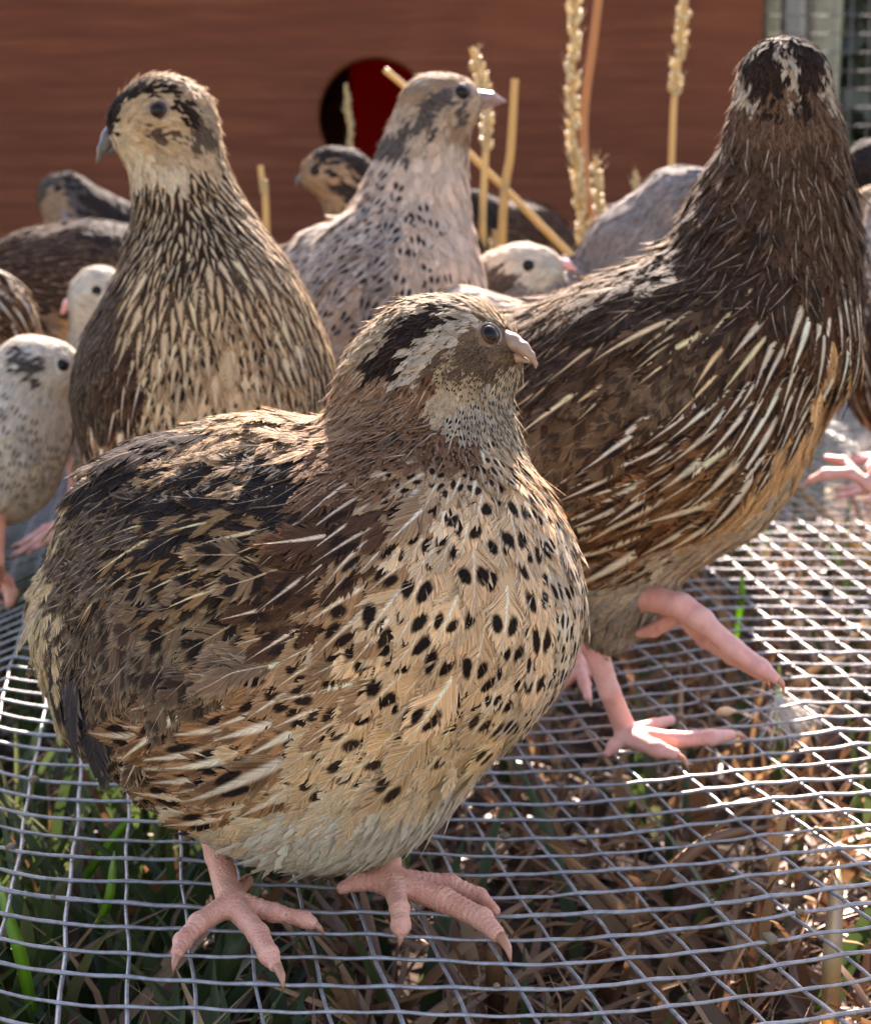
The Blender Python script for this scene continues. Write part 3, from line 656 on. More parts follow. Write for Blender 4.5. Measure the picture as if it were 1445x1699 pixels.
ROWV = np.array([0, .28, .52, .74, .90, 1.0])
def feathers(shape, p, n, d, ty, fine=True):
    """feather blades that follow the body; returns arrays (N, verts, 3), quads/tris per feather, attributes per vertex"""
    N = len(p)
    g = lambda k: np.array([TY[t][k] for t in ty], float)
    L = g('L') * RNG.uniform(.82, 1.18, N); W = g('W') * RNG.uniform(.85, 1.12, N)
    mess = g('mess'); lift = g('lift') * RNG.uniform(.6, 1.5, N) * (1 + 1.6 * (RNG.random(N) < .06)); tipw = g('tip')
    s0 = np.cross(n, d)
    an = RNG.normal(0, 1, N) * mess
    d = d * np.cos(an)[:, None] + s0 * np.sin(an)[:, None]
    rows = ROWV; nr = len(rows)
    curl = RNG.normal(0, 1, N) * mess * .35
    cen = []; nor = []
    q = p - d * (.18 * L)[:, None]; prev = 0
    dd = d.copy()
    for i, v in enumerate(rows):
        step = (v - prev) * L; prev = v
        s1 = np.cross(shape.g(q), dd)
        dd = dd + s1 * (curl * (v > 0) * .5)[:, None]
        q = q + dd * step[:, None]
        q = shape.proj(q, 2); nn = shape.g(q)
        dd = dd - nn * (dd * nn).sum(1)[:, None]; dd /= np.linalg.norm(dd, axis=1, keepdims=True) + 1e-9
        cen.append(q + nn * (.12 + lift * L * v ** 1.25 * .55 - .25 * (v < .05))[:, None]); nor.append(nn)
    cen = np.stack(cen, 1); nor = np.stack(nor, 1)
    tan = np.gradient(cen, axis=1); tan /= np.linalg.norm(tan, axis=2, keepdims=True) + 1e-9
    sid = np.cross(nor, tan)
    def wprof(v, i=None):
        bs = np.interp(v, [0, .28, .52, .74, .9, 1], [.28, .8, 1, .96, .72, .36])
        return bs * (1 - (1 - tw(v)) * np.clip((v - .45) / .55, 0, 1) ** 1.3 * .75)
    def tw(v): return tipw.reshape((N,) + (1,) * (v.ndim - 1))
    Le = L.reshape(N, 1, 1, 1); We = W.reshape(N, 1, 1, 1)
    nsm = nor[:, :, :]
    def at_uv(u, v):                       # (N, ...) feather coordinates to space
        shp = u.shape; vv = np.clip(v.reshape(N, -1), 0, 1.0); ov = v.reshape(N, -1) - vv
        k = np.clip(np.searchsorted(rows, vv, side='right') - 1, 0, nr - 2)
        f_ = ((vv - rows[k]) / (rows[k + 1] - rows[k]))[..., None]
        ii = np.arange(N)[:, None]
        g_ = lambda A: A[ii, k] * (1 - f_) + A[ii, k + 1] * f_
        c_, s_, n_, t_ = g_(cen), g_(sid), g_(nor), g_(tan)
        w_ = (wprof(vv) * W[:, None] * .5)[..., None]; uu = u.reshape(N, -1)[..., None]
        return (c_ + s_ * (w_ * uu) - n_ * (w_ * .085 * uu ** 2) + t_ * (ov * L[:, None])[..., None]).reshape(shp + (3,)), n_.reshape(shp + (3,))
    fz = g('fuzz').reshape(N, 1, 1)
    nb = fine
    vr = (np.linspace(.02, .93, nb)[None, None] + RNG.normal(0, .012, (N, 2, nb)))
    sg = np.array([-1.0, 1.0])[None, :, None]
    clump = np.cumsum(RNG.normal(0, 1, (N, 2, nb)), 2); clump = (clump - clump.mean(2, keepdims=True)) * .012
    dv = np.interp(vr, [0, .6, .93], [.30, .25, .13]) * (W / L).reshape(N, 1, 1) / .55 + clump + RNG.normal(0, .018, (N, 2, nb)) * fz
    um = np.interp(vr, [0, .75, .93], [1.0, 1.0, .55]) * (1 + RNG.normal(0, .15, (N, 2, nb)) * np.sqrt(fz))
    ts = np.array([0.0, .72, 1.0])
    sp_ = .91 / (nb - 1)
    hwid = sp_ * np.array([.9, .78, .14])
    uu = (sg * um)[..., None] * ts ** .92
    vv = vr[..., None] + dv[..., None] * ts ** 1.25
    u6 = np.stack([uu, uu], -1); v6 = np.stack([vv - hwid, vv + hwid], -1)
    X, nn6 = at_uv(u6, v6)
    X = X + nn6 * (RNG.normal(0, .010, (N, 2, nb, 1, 1)) * W.reshape(N, 1, 1, 1, 1) * ts[:, None] * np.sqrt(fz)[..., None, None] + np.array([0, .004])[None, :, None, None, None])[..., None]
    fuv = np.zeros(X.shape); fuv[..., 0] = u6; fuv[..., 1] = np.clip(v6, 0, 1.05)
    X = X.reshape(N, -1, 3); fuv = fuv.reshape(N, -1, 3)
    o = (np.arange(2 * nb) * 6)[:, None]
    Q = np.concatenate([o + np.array([[0, 1, 3, 2]]), o + np.array([[2, 3, 5, 4]])])
    # the shaft
    rs = np.array([0.0, .5, .97]); hu = .022 * np.array([1.0, .8, .3])
    ru = np.stack([-hu, hu], -1)[None].repeat(N, 0); rv_ = np.stack([rs, rs], -1)[None].repeat(N, 0)
    XR, nr_ = at_uv(ru, rv_); XR = XR + nr_ * .05
    fr = np.zeros(XR.shape); fr[..., 0] = ru * .2; fr[..., 1] = rv_
    k0 = X.shape[1]
    X = np.concatenate([X, XR.reshape(N, -1, 3)], 1); fuv = np.concatenate([fuv, fr.reshape(N, -1, 3)], 1)
    Q = np.concatenate([Q, k0 + np.array([[0, 1, 3, 2], [2, 3, 5, 4]])])
    Tt = np.zeros((0, 3), int)
    # colours
    at = {}
    jit = RNG.normal(1, .13, (N, 1)); hue = RNG.normal(0, .022, (N, 1)) * np.array([[1, 0, -1]])
    nv = X.shape[1]
    for key, nm in (('g', 'cg'), ('m', 'cm'), ('s', 'cs'), ('e', 'ce')):
        c = np.array([TY[t][key] for t in ty]) * np.clip(jit, .7, 1.25) * (1 + hue)
        c = np.clip(c, .005, .86)
        at[nm] = np.repeat(np.concatenate([c, np.ones((N, 1))], 1)[:, None], nv, 1)
    pa = np.stack([g('hw') * RNG.uniform(.75, 1.2, N) * (RNG.random(N) < g('hp')), g('spot') * (RNG.random(N) < g('sp_p')), g('bar'), g('edge')], -1)
    pb = np.stack([RNG.random(N), g('freq') * RNG.uniform(.85, 1.15, N), g('sv') + RNG.normal(0, .03, N), g('fuzz')], -1)
    at['pa'] = np.repeat(pa[:, None], nv, 1); at['pb'] = np.repeat(pb[:, None], nv, 1); at['fuv'] = fuv
    return X, Q, Tt, at

def trace(shape, px, py):
    o = np.array([0, 0, HC]); d = ray(px, py); d = d / np.linalg.norm(d)
    t = 150.0; best = (1e9, t)
    for _ in range(90):
        p = (o + d * t)[None]; v = float(shape.d(p)[0])
        if v < best[0]: best = (v, t)
        if v < .02: break
        t += max(v * .9, .02)
        if t > 2500: break
    return shape.proj((o + d * best[1])[None], 4)[0]

def leg(t, chains, claws, mat, res=.5, rip=True):
    """chains: lists of (point, radius); one continuous skin, claws as its parts"""
    cones = []
    for ch in chains:
        for (a, r1), (b, r2) in zip(ch[:-1], ch[1:]):
            cones.append((C_(a), C_(b), r1, r2, 4.2 if rip and r1 < 2.6 else 0))
    s = Shape(cones, 1.3); V, Q = s.nets(res)
    o = mk('leg', V, Q, mat, t)
    for ch in claws:
        pts = spline([c[0] for c in ch], 7); rr = np.interp(np.linspace(0, 1, 7), np.linspace(0, 1, len(ch)), [c[1] for c in ch])
        V, fs = tube(pts, rr, 8); mk('claw', V, fs, MCLAW, o)
    return o

def simple_leg(t, top, foot, fwd, mat, r=2.0, res=.9):
    """a standing leg: tarsus to the wire, three toes forward and one back"""
    foot = C_(foot); top = C_(top); fwd = C_(fwd) / np.linalg.norm(fwd); sd = np.array([-fwd[1], fwd[0], 0])
    def on(p, dz): p = C_(p).copy(); p[2] = zf(p[0], p[1]) + dz; return p
    pal = on(foot, 4.5); ch = [[(top, r * 1.5), ((top + pal) / 2 - fwd * 2, r * .95), (pal, r * 1.15)]]; cl = []
    for a, ln in ((-.6, 19), (0, 23), (.6, 19), (math.pi, 9)):
        dv = fwd * math.cos(a) + sd * math.sin(a)
        m = on(foot + dv * ln * .5, 3.6); e = on(foot + dv * ln, 2.2)
        ch.append([(pal, r), (m, r * .85), (e, r * .62)])
        cl.append([(e, r * .5), (on(foot + dv * (ln + 2.6), 1.8), r * .34), (on(foot + dv * (ln + 4.6), .4), .12)])
    return leg(t, ch, cl, mat, res, False)

def eye(t, shape, px, py, r, lid=MLID, iris=True, ring=True):
    p = trace(shape, px, py); n = shape.g(p[None])[0]
    look = -ray(px, py); look /= np.linalg.norm(look)
    n = n * .75 + look * .25; n /= np.linalg.norm(n)
    c = p - n * r * .42
    th = np.linspace(0, math.pi, 13); ph = np.linspace(0, 2 * math.pi, 21)[:-1]
    a = np.cross(n, [0, 0, 1]); a /= np.linalg.norm(a); b = np.cross(n, a)
    def dome(rad, t0, t1, k=9):
        tt = np.linspace(t0, t1, k)
        V = c + rad * (np.cos(tt)[:, None, None] * n + np.sin(tt)[:, None, None] * (np.cos(ph)[None, :, None] * a + np.sin(ph)[None, :, None] * b))
        V = V.reshape(-1, 3); m = len(ph); i = (np.arange(k - 1) * m)[:, None]; j = np.arange(m)[None]; q = (j + 1) % m
        return V, [np.stack([i + j, i + m + j, i + m + q, i + q], -1).reshape(-1, 4)]
    o = mk('eye', *dome(r, .01, math.pi - .01, 12), MIRIS if iris else MEYE, t)
    if iris: mk('pupil', *dome(r * 1.012, .005, .72, 6), MEYE, o)
    if ring:
        an = np.linspace(0, 2 * math.pi, 29)[:-1]
        # almond shaped lid
        m = len(an)
        prof = [(1.0, -.10), (1.02, .22), (1.14, .26), (1.30, .02), (1.34, -.3)]
        V = []
        for q, h in prof:
            V.append(c + r * ((np.cos(an) * q * 1.02)[:, None] * a + (np.sin(an) * q * .93)[:, None] * b) + n * r * (h + .22))
        V = np.concatenate(V); i = (np.arange(len(prof) - 1) * m)[:, None]; j = np.arange(m)[None]; k = (j + 1) % m
        mk('eyelid', V, [np.stack([i + j, i + k, i + m + k, i + m + j], -1).reshape(-1, 4)], lid, o)
    return p, r * 1.25

def bill(t, upper, lower, mat, res=.32):
    cs = [(C_(a), C_(b), r1, r2, 0) for (a, r1), (b, r2) in zip(upper[:-1], upper[1:])]
    s = Shape(cs, .6); V, Q = s.nets(res); o = mk('upper_bill', V, Q, mat, t)
    if lower:
        cs2 = [(C_(a), C_(b), r1, r2, 0) for (a, r1), (b, r2) in zip(lower[:-1], lower[1:])]
        V, Q = Shape(cs2, .6).nets(res); mk('lower_bill', V, Q, mat, t)
    return s

def quail(label, Y0, spheres, links, nodes, k=45, shrink=1.3, fine=True, res=1.6, cand=1.0, single=0, eyes=(), bills=(), scale=1.0, group='quail in the wire run'):
    """spheres: (px, py, dY, r) in photo pixels, links: chains of sphere numbers, nodes: (px, py, dirx, diry, type)"""
    mm = pxmm(spheres[0][0], spheres[0][1], Y0)
    c = [P(x, y, Y0 + dy) for x, y, dy, r in spheres]
    rr = [max(1.5, r * pxmm(x, y, Y0 + dy) - shrink) for x, y, dy, r in spheres]
    cones = []
    for ch in links:
        if len(ch) == 1: cones.append((c[ch[0]], c[ch[0]] + 1e-4, rr[ch[0]], rr[ch[0]], 0))
        for a, b in zip(ch[:-1], ch[1:]): cones.append((c[a], c[b], rr[a], rr[b], 0))
    sh = Shape(cones, k * mm)
    V, Q = sh.nets(res)
    base = V.mean(0).copy(); base[2] = zf(base[0], base[1])
    t = thing('quail', base, label, 'quail', group)
    npos = np.array([trace(sh, x, y) for x, y, *_ in nodes])
    ndir = np.array([[q[2], q[5] if len(q) > 5 else 0, -q[3]] for q in nodes], float); ndir /= np.linalg.norm(ndir, axis=1, keepdims=True)
    nty = [q[4] for q in nodes]; spn = np.array([TY[x]['sp'] for x in nty]) * scale
    def near(p, jit):
        q = p + RNG.normal(0, 1, p.shape) * jit
        d2 = ((q[:, None] - npos[None]) ** 2).sum(2); return d2.argmin(1)
    # feather roots: even spacing, chosen per plumage zone
    a, b_, c_ = V[Q[:, 0]], V[Q[:, 1]], V[Q[:, 2]]; e_ = V[Q[:, 3]]
    ar = .5 * np.linalg.norm(np.cross(c_ - a, e_ - b_), axis=1)
    fi = near((a + c_) / 2, .4)
    dens = ar / spn[fi] ** 2
    n = int(dens.sum() * 7.5 * cand)
    f = RNG.choice(len(Q), n, p=dens / dens.sum()); u, w = RNG.random((2, n, 1))
    p = (a[f] * (1 - u) + b_[f] * u) * (1 - w) + (e_[f] * (1 - u) + c_[f] * u) * w
    p = sh.proj(p, 2)
    ex = []
    for args in eyes: ex.append(eye(t, sh, *args))
    bs = [bill(t, *x) for x in bills]
    keep = np.ones(n, bool)
    for q, r in ex: keep &= np.linalg.norm(p - q, axis=1) > r * 1.02
    for s_ in bs: keep &= s_.d(p) > .1
    p = p[keep]
    ni = near(p, np.minimum(.45 * spn[near(p, .1)], 2.2)[:, None])
    sel = []
    for spv in np.unique(spn):
        ids = np.flatnonzero(spn[ni] == spv); g = {}; r2 = (spv * (.66 if spv >= 4 else .74)) ** 2
        for q in ids:
            x, y, z = p[q]; cx, cy, cz = int(x // spv), int(y // spv), int(z // spv); ok = True
            for ix in (cx - 1, cx, cx + 1):
                for iy in (cy - 1, cy, cy + 1):
                    for iz in (cz - 1, cz, cz + 1):
                        for (X, Y, Z) in g.get((ix, iy, iz), ()):
                            if (X - x) ** 2 + (Y - y) ** 2 + (Z - z) ** 2 < r2: ok = False; break
                        if not ok: break
                    if not ok: break
                if not ok: break
            if ok: g.setdefault((cx, cy, cz), []).append((x, y, z)); sel.append(q)
    sel = np.array(sel); p = p[sel]; ni = ni[sel]; nn = sh.g(p)
    d2 = ((p[:, None] - npos[None]) ** 2).sum(2); wgt = 1 / (d2 + 9.0) ** 1.6
    d = wgt @ ndir; d -= nn * (d * nn).sum(1)[:, None]; d /= np.linalg.norm(d, axis=1, keepdims=True) + 1e-9
    ty = [nty[q] for q in ni]
    # body
    fb = near(V, .3); bc = np.array([np.array(TY[x]['g']) * .6 for x in nty])[fb]
    mk('body', V, Q, MB, t, attrs={'cg': ('FLOAT_COLOR', np.concatenate([bc, np.ones((len(V), 1))], 1))})
    tyL = np.array([TY[x]['L'] for x in ty])
    nbig, nsmall = {2: (28, 8), 1: (9, 5), 0: (6, 4)}[int(fine)]
    plum = []
    for big in (True, False):
        ids = np.flatnonzero((tyL >= 8) == big)
        if not len(ids): continue
        X, Qf, Tf, at = feathers(sh, p[ids], nn[ids], d[ids], [ty[q] for q in ids], nbig if big else nsmall)
        N, nv = X.shape[:2]; order = np.zeros(N, bool)
        if single and big:
            vw = p[ids] - np.array([0, 0, HC]); vis = -(vw * nn[ids]).sum(1) / np.linalg.norm(vw, axis=1)
            size = np.array([TY[ty[q]]['L'] * TY[ty[q]]['W'] for q in ids]) * np.clip(vis, 0, 1)
            order[np.argsort(-size)[:single]] = True; order &= size > 0
        def emit(name, m):
            k0 = len(m); off = (np.arange(k0) * nv)[:, None, None]
            A = {q: ('FLOAT_VECTOR' if q == 'fuv' else 'FLOAT_COLOR', w_[m].reshape(-1, w_.shape[2])) for q, w_ in at.items()}
            return mk(name, X[m].reshape(-1, 3), [(Qf[None] + off).reshape(-1, 4)], MF, t, attrs=A)
        tag(emit('plumage' if big else 'fine_plumage', np.flatnonzero(~order)), kind='stuff')
        for q in np.flatnonzero(order): emit('feather', np.array([q]))
        plum.append((N, N * len(Qf) * 2))
    print('quail', label[:30], plum)
    return t, sh, base
# ------------------------------------------------------------------ the flock
def gp(px, py, dz, r, Yref=None):          # point over the wire floor + radius given in photo px
    p = G(px, py, dz); return (p, r * p[1] / F)
def yp(px, py, Y, r): return (P(px, py, Y), r * Y / F)
def at_y(px, py, Y, r): return (P(px, py, Y), r * pxmm(px, py, Y))

# 1. the close spotted hen
Y0 = 346.0
FRONT_S = [(300, 1030, 14, 218), (460, 1060, 8, 325), (672, 985, -4, 280), (545, 1180, 0, 250), (697, 740, 4, 146),
           (722, 612, 4, 105), (783, 585, 2, 66), (160, 1030, 16, 90), (105, 1015, 20, 50), (668, 640, 6, 86), (430, 870, 10, 170), (822, 592, 1, 32), (215, 1150, 14, 120), (275, 885, 14, 150)]
FRONT_L = [[0, 1, 2], [1, 3], [3, 2], [2, 4, 5, 6, 11], [0, 7, 8], [4, 9, 5], [10, 1], [0, 12], [0, 13, 10]]
FRONT_N = [
 # head
 (700, 507, -1, .45, 'crown_pale_lit'), (755, 500, -1, .2, 'crown_pale_lit'), (640, 545, -.8, .6, 'crown_pale_lit'), (800, 518, -1, -.3, 'crown_pale_lit'), (600, 575, -.7, .7, 'crown_pale_lit'),
 (715, 528, -.9, .45, 'crown_dark'), (685, 550, -.8, .55, 'crown_dark'), (740, 522, -.95, .3, 'crown_dark'), (655, 580, -.75, .65, 'crown_dark'), (705, 540, -.8, .5, 'crown_dark'), (630, 610, -.7, .7, 'crown_dark'),
 (755, 545, -.9, .45, 'brow'), (730, 560, -.8, .6, 'brow'), (705, 585, -.75, .65, 'brow'), (685, 610, -.7, .7, 'brow'), (667, 632, -.65, .75, 'brow'), (785, 530, -1, .1, 'brow'),
 (700, 635, -.6, .8, 'neck'), (720, 605, -.7, .7, 'ear'), (690, 655, -.6, .8, 'neck'), (640, 625, -.65, .75, 'nape'), (665, 600, -.7, .7, 'crown_dark'), (650, 655, -.6, .8, 'nape'), (735, 585, -.75, .65, 'ear'),
 (800, 530, -1, -.1, 'face'), (838, 560, -.8, -.5, 'face'), (835, 590, -.8, .2, 'face'), (785, 560, -1, .3, 'face'), (820, 525, -.9, -.5, 'crown_pale_lit'),
 (790, 595, -.8, .6, 'ear'), (770, 585, -.8, .6, 'ear'), (815, 612, -.7, .6, 'ear'), (760, 605, -.8, .6, 'ear'),
 (745, 595, -.7, .7, 'speckle'), (740, 615, -.6, .8, 'speckle'), (775, 630, -.4, .9, 'speckle'), (750, 635, -.5, .9, 'speckle'), (795, 640, -.3, .95, 'speckle'),
 (745, 655, -.4, .9, 'cheek'), (735, 680, -.4, .9, 'cheek'), (760, 655, -.4, .9, 'cheek'),
 (815, 645, -.3, 1, 'throat_streak'), (838, 635, -.2, 1, 'throat_streak'), (800, 675, -.2, 1, 'throat_streak'), (830, 690, 0, 1, 'throat_streak'), (780, 680, -.2, 1, 'throat_streak'), (855, 720, .3, 1, 'throat_streak'), (775, 705, -.2, 1, 'throat_streak'),
 # neck
 (565, 640, -.55, .85, 'nape'), (600, 630, -.6, .8, 'nape'), (580, 690, -.55, .85, 'nape'), (640, 650, -.6, .8, 'nape'), (545, 690, -.55, .85, 'nape'),
 (640, 690, -.6, .8, 'neck'), (690, 680, -.55, .85, 'neck'), (620, 740, -.6, .8, 'neck'), (680, 740, -.5, .85, 'neck'), (720, 730, -.4, .9, 'neck'), (570, 760, -.65, .75, 'neck'), (640, 790, -.6, .8, 'neck'), (545, 800, -.7, .7, 'neck'), (760, 740, -.3, .95, 'neck'),
 (800, 745, -.2, 1, 'neck_spot'), (850, 770, .05, 1, 'neck_spot'), (700, 790, -.5, .85, 'neck_spot'), (760, 785, -.35, .95, 'neck_spot'), (890, 800, .2, 1, 'neck_spot'),
 # breast
 (760, 850, -.45, .9, 'breast'), (830, 850, -.2, 1, 'breast'), (700, 890, -.6, .8, 'breast'), (790, 930, -.35, .95, 'breast'), (860, 930, -.1, 1, 'breast'), (690, 970, -.6, .8, 'breast'), (760, 1010, -.5, .9, 'breast'),
 (840, 1030, -.2, 1, 'breast'), (640, 1060, -.7, .7, 'breast'), (720, 1090, -.6, .8, 'breast'), (800, 1110, -.4, .9, 'breast'), (605, 1130, -.8, .6, 'side_mix'), (680, 1160, -.65, .75, 'breast'), (555, 1150, -.85, .5, 'side_mix'),
 (915, 870, .15, 1, 'breast_edge'), (940, 940, .05, 1, 'breast_edge'), (945, 1010, -.05, 1, 'breast_edge'), (920, 1000, -.05, 1, 'breast_edge'), (925, 1080, -.2, 1, 'breast_edge'), (890, 1120, -.25, 1, 'breast_edge'), (900, 940, 0, 1, 'breast_edge'), (885, 1180, -.4, .9, 'breast_edge'),
 (760, 1190, -.55, .85, 'breast_low'), (660, 1230, -.7, .7, 'breast_low'), (580, 1230, -.85, .5, 'breast_low'), (840, 1190, -.4, .9, 'breast_low'), (500, 1250, -.9, .4, 'breast_low'),
 (600, 830, -.7, .7, 'side_dark'), (650, 850, -.65, .75, 'side_dark'), (560, 880, -.8, .6, 'side_dark'), (600, 930, -.75, .65, 'side_dark'), (520, 940, -.85, .5, 'side_dark'), (540, 1010, -.85, .5, 'side_dark'), (490, 1030, -.9, .45, 'side_dark'),
 (660, 920, -.65, .75, 'side_mix'), (620, 990, -.75, .65, 'side_mix'), (560, 1070, -.85, .5, 'side_mix'), (490, 1110, -.95, .3, 'side_mix'), (710, 830, -.55, .85, 'side_mix'),
 # flank
 (440, 1180, -.97, .2, 'flank'), (360, 1190, -1, .15, 'flank'), (300, 1230, -.97, .25, 'flank'), (380, 1260, -.95, .3, 'flank'), (460, 1220, -.95, .25, 'flank'), (300, 1300, -.9, .4, 'flank'), (520, 1190, -.92, .35, 'flank'), (430, 1140, -.97, .2, 'flank'), (350, 1160, -1, .15, 'flank'), (480, 1260, -.93, .35, 'flank'), (420, 1290, -.93, .35, 'flank'), (360, 1310, -.92, .35, 'flank'),
 # belly
 (440, 1310, -.85, .5, 'belly'), (540, 1310, -.75, .65, 'belly'), (640, 1300, -.65, .75, 'belly'), (740, 1270, -.55, .85, 'belly'), (330, 1370, -.8, .6, 'belly'), (400, 1360, -.8, .6, 'belly'), (820, 1250, -.45, .9, 'belly'),
 (480, 1400, -.5, .85, 'down'), (560, 1390, -.4, .9, 'down'), (650, 1360, -.4, .9, 'down'), (740, 1340, -.35, .95, 'down'), (420, 1420, -.5, .85, 'down'), (520, 1430, -.3, .95, 'down'), (800, 1310, -.3, .95, 'down'),
 # back
 (520, 700, -.85, .5, 'back_lit'), (460, 715, -.95, .3, 'back_lit'), (400, 735, -.95, .3, 'back_lit'), (350, 760, -.95, .35, 'back_lit'), (480, 745, -.95, .3, 'back_lit'), (420, 765, -.97, .2, 'back_lit'),
 (280, 745, -.95, .35, 'back_black'), (240, 790, -.9, .4, 'back_black'), (360, 800, -1, .1, 'back_black'), (440, 800, -1, .1, 'back_black'), (490, 820, -1, .1, 'back_black'), (330, 840, -1, .1, 'back_black'), (480, 780, -1, .15, 'back_black'),
 (400, 850, -1, .12, 'scapular'), (470, 870, -1, .15, 'scapular'), (330, 890, -.98, .2, 'scapular'), (420, 910, -.97, .25, 'scapular'), (350, 930, -.95, .3, 'scapular'), (500, 910, -.97, .25, 'scapular'), (270, 900, -.98, .2, 'scapular'),
 (440, 960, -.97, .25, 'covert_bar'), (370, 980, -.95, .3, 'covert_bar'), (470, 1010, -.95, .3, 'covert_bar'), (300, 970, -.95, .3, 'covert_bar'), (390, 1040, -.95, .3, 'covert_bar'),
 (200, 850, -.95, .3, 'rump'), (150, 900, -.9, .35, 'rump'), (240, 860, -.95, .3, 'rump'), (180, 930, -.9, .4, 'rump'), (120, 970, -.8, .5, 'rump'), (150, 1000, -.7, .6, 'rump'), (130, 1050, -.5, .85, 'rump'),
 (240, 960, -.9, .4, 'covert'), (220, 1030, -.7, .7, 'covert'), (280, 1060, -.7, .7, 'covert'), (180, 1070, -.5, .85, 'covert'), (330, 1090, -.7, .7, 'covert'), (230, 1110, -.45, .9, 'covert'), (280, 1140, -.5, .85, 'covert'), (170, 1130, -.4, .9, 'covert'),
 (420, 1085, -.9, .4, 'loose'), (370, 1110, -.9, .35, 'covert'), (330, 1140, -.8, .55, 'covert'),
 (75, 930, -1, .1, 'tail'), (70, 990, -.9, .4, 'tail'), (85, 1050, -.6, .8, 'tail'), (90, 880, -1, .0, 'tail'),
 (130, 1130, -.3, .95, 'primary'), (160, 1190, -.4, .9, 'primary'), (220, 1190, -.7, .5, 'primary'), (110, 1100, -.3, .95, 'primary'),
 (200, 1250, -.5, .85, 'undertail'), (250, 1320, -.5, .85, 'undertail'), (280, 1360, -.6, .8, 'undertail'), (230, 1290, -.5, .85, 'undertail'), (170, 1240, -.4, .9, 'undertail'),
]
fb = [([at_y(830, 560, Y0 - 1, 17), at_y(851, 568, Y0 - 3, 14.5), at_y(868, 578, Y0 - 5, 11), at_y(881, 590, Y0 - 6, 6.5), at_y(889, 604, Y0 - 6, 3), at_y(888, 611, Y0 - 6, 1.3)],
       [at_y(836, 588, Y0 - 1, 13), at_y(858, 592, Y0 - 3, 9), at_y(878, 600, Y0 - 5, 2.6)], MBILLT)]
t, sh, base = quail('plump spotted brown quail hen with cream belly, both pink feet gripping the wire', Y0, FRONT_S, FRONT_L, FRONT_N,
                    k=70, shrink=1.3, res=1.5, single=280, fine=2, eyes=[(812, 555, 19 * Y0 / F, MLIDD)], bills=fb)
leg(t, [[at_y(352, 1370, 350, 27), at_y(362, 1420, 344, 21), gp(382, 1497, 6, 24)],
        [gp(382, 1500, 6, 22), gp(330, 1532, 5, 17), gp(303, 1562, 3.5, 15), gp(294, 1582, 3, 11)],
        [gp(390, 1505, 6, 22), gp(428, 1550, 5, 18), gp(446, 1585, 4, 17), gp(456, 1602, 3, 12)],
        [gp(395, 1498, 6, 20), gp(455, 1515, 5, 15), gp(505, 1526, 4, 13), gp(518, 1532, 3.5, 10)],
        [gp(385, 1490, 6, 14), gp(410, 1462, 4, 11)]],
    [[gp(295, 1580, 3, 8.5), gp(290, 1598, 2.0, 6.5), gp(287, 1614, .3, 1.2)], [gp(457, 1600, 3, 10), gp(467, 1620, 2.5, 7.5), gp(470, 1642, .3, 1.2)], [gp(517, 1531, 3.5, 8), gp(530, 1540, 2.8, 5.5), gp(538, 1553, .8, 1.2)]],
    MSKIN, .42)
leg(t, [[at_y(628, 1395, 352, 30), at_y(638, 1430, 347, 26), gp(645, 1462, 7, 27)],
        [gp(640, 1462, 7, 19), gp(595, 1462, 6, 16), gp(568, 1474, 4.5, 11)],
        [gp(652, 1470, 7, 19), gp(663, 1508, 6, 16), gp(665, 1536, 4, 16), gp(665, 1545, 3.5, 12)],
        [gp(660, 1466, 7, 22), gp(735, 1493, 6, 21), gp(800, 1525, 5, 18), gp(826, 1552, 4, 14)],
        [gp(665, 1458, 7, 17), gp(745, 1467, 6, 16), gp(795, 1488, 4.5, 14), gp(822, 1512, 3.5, 9)]],
    [[gp(665, 1542, 3.5, 10), gp(665, 1556, 2.4, 7), gp(662, 1572, .4, 1.2)], [gp(829, 1553, 4, 11), gp(842, 1573, 3, 8), gp(848, 1598, .4, 1.2)]],
    MSKIN, .42)

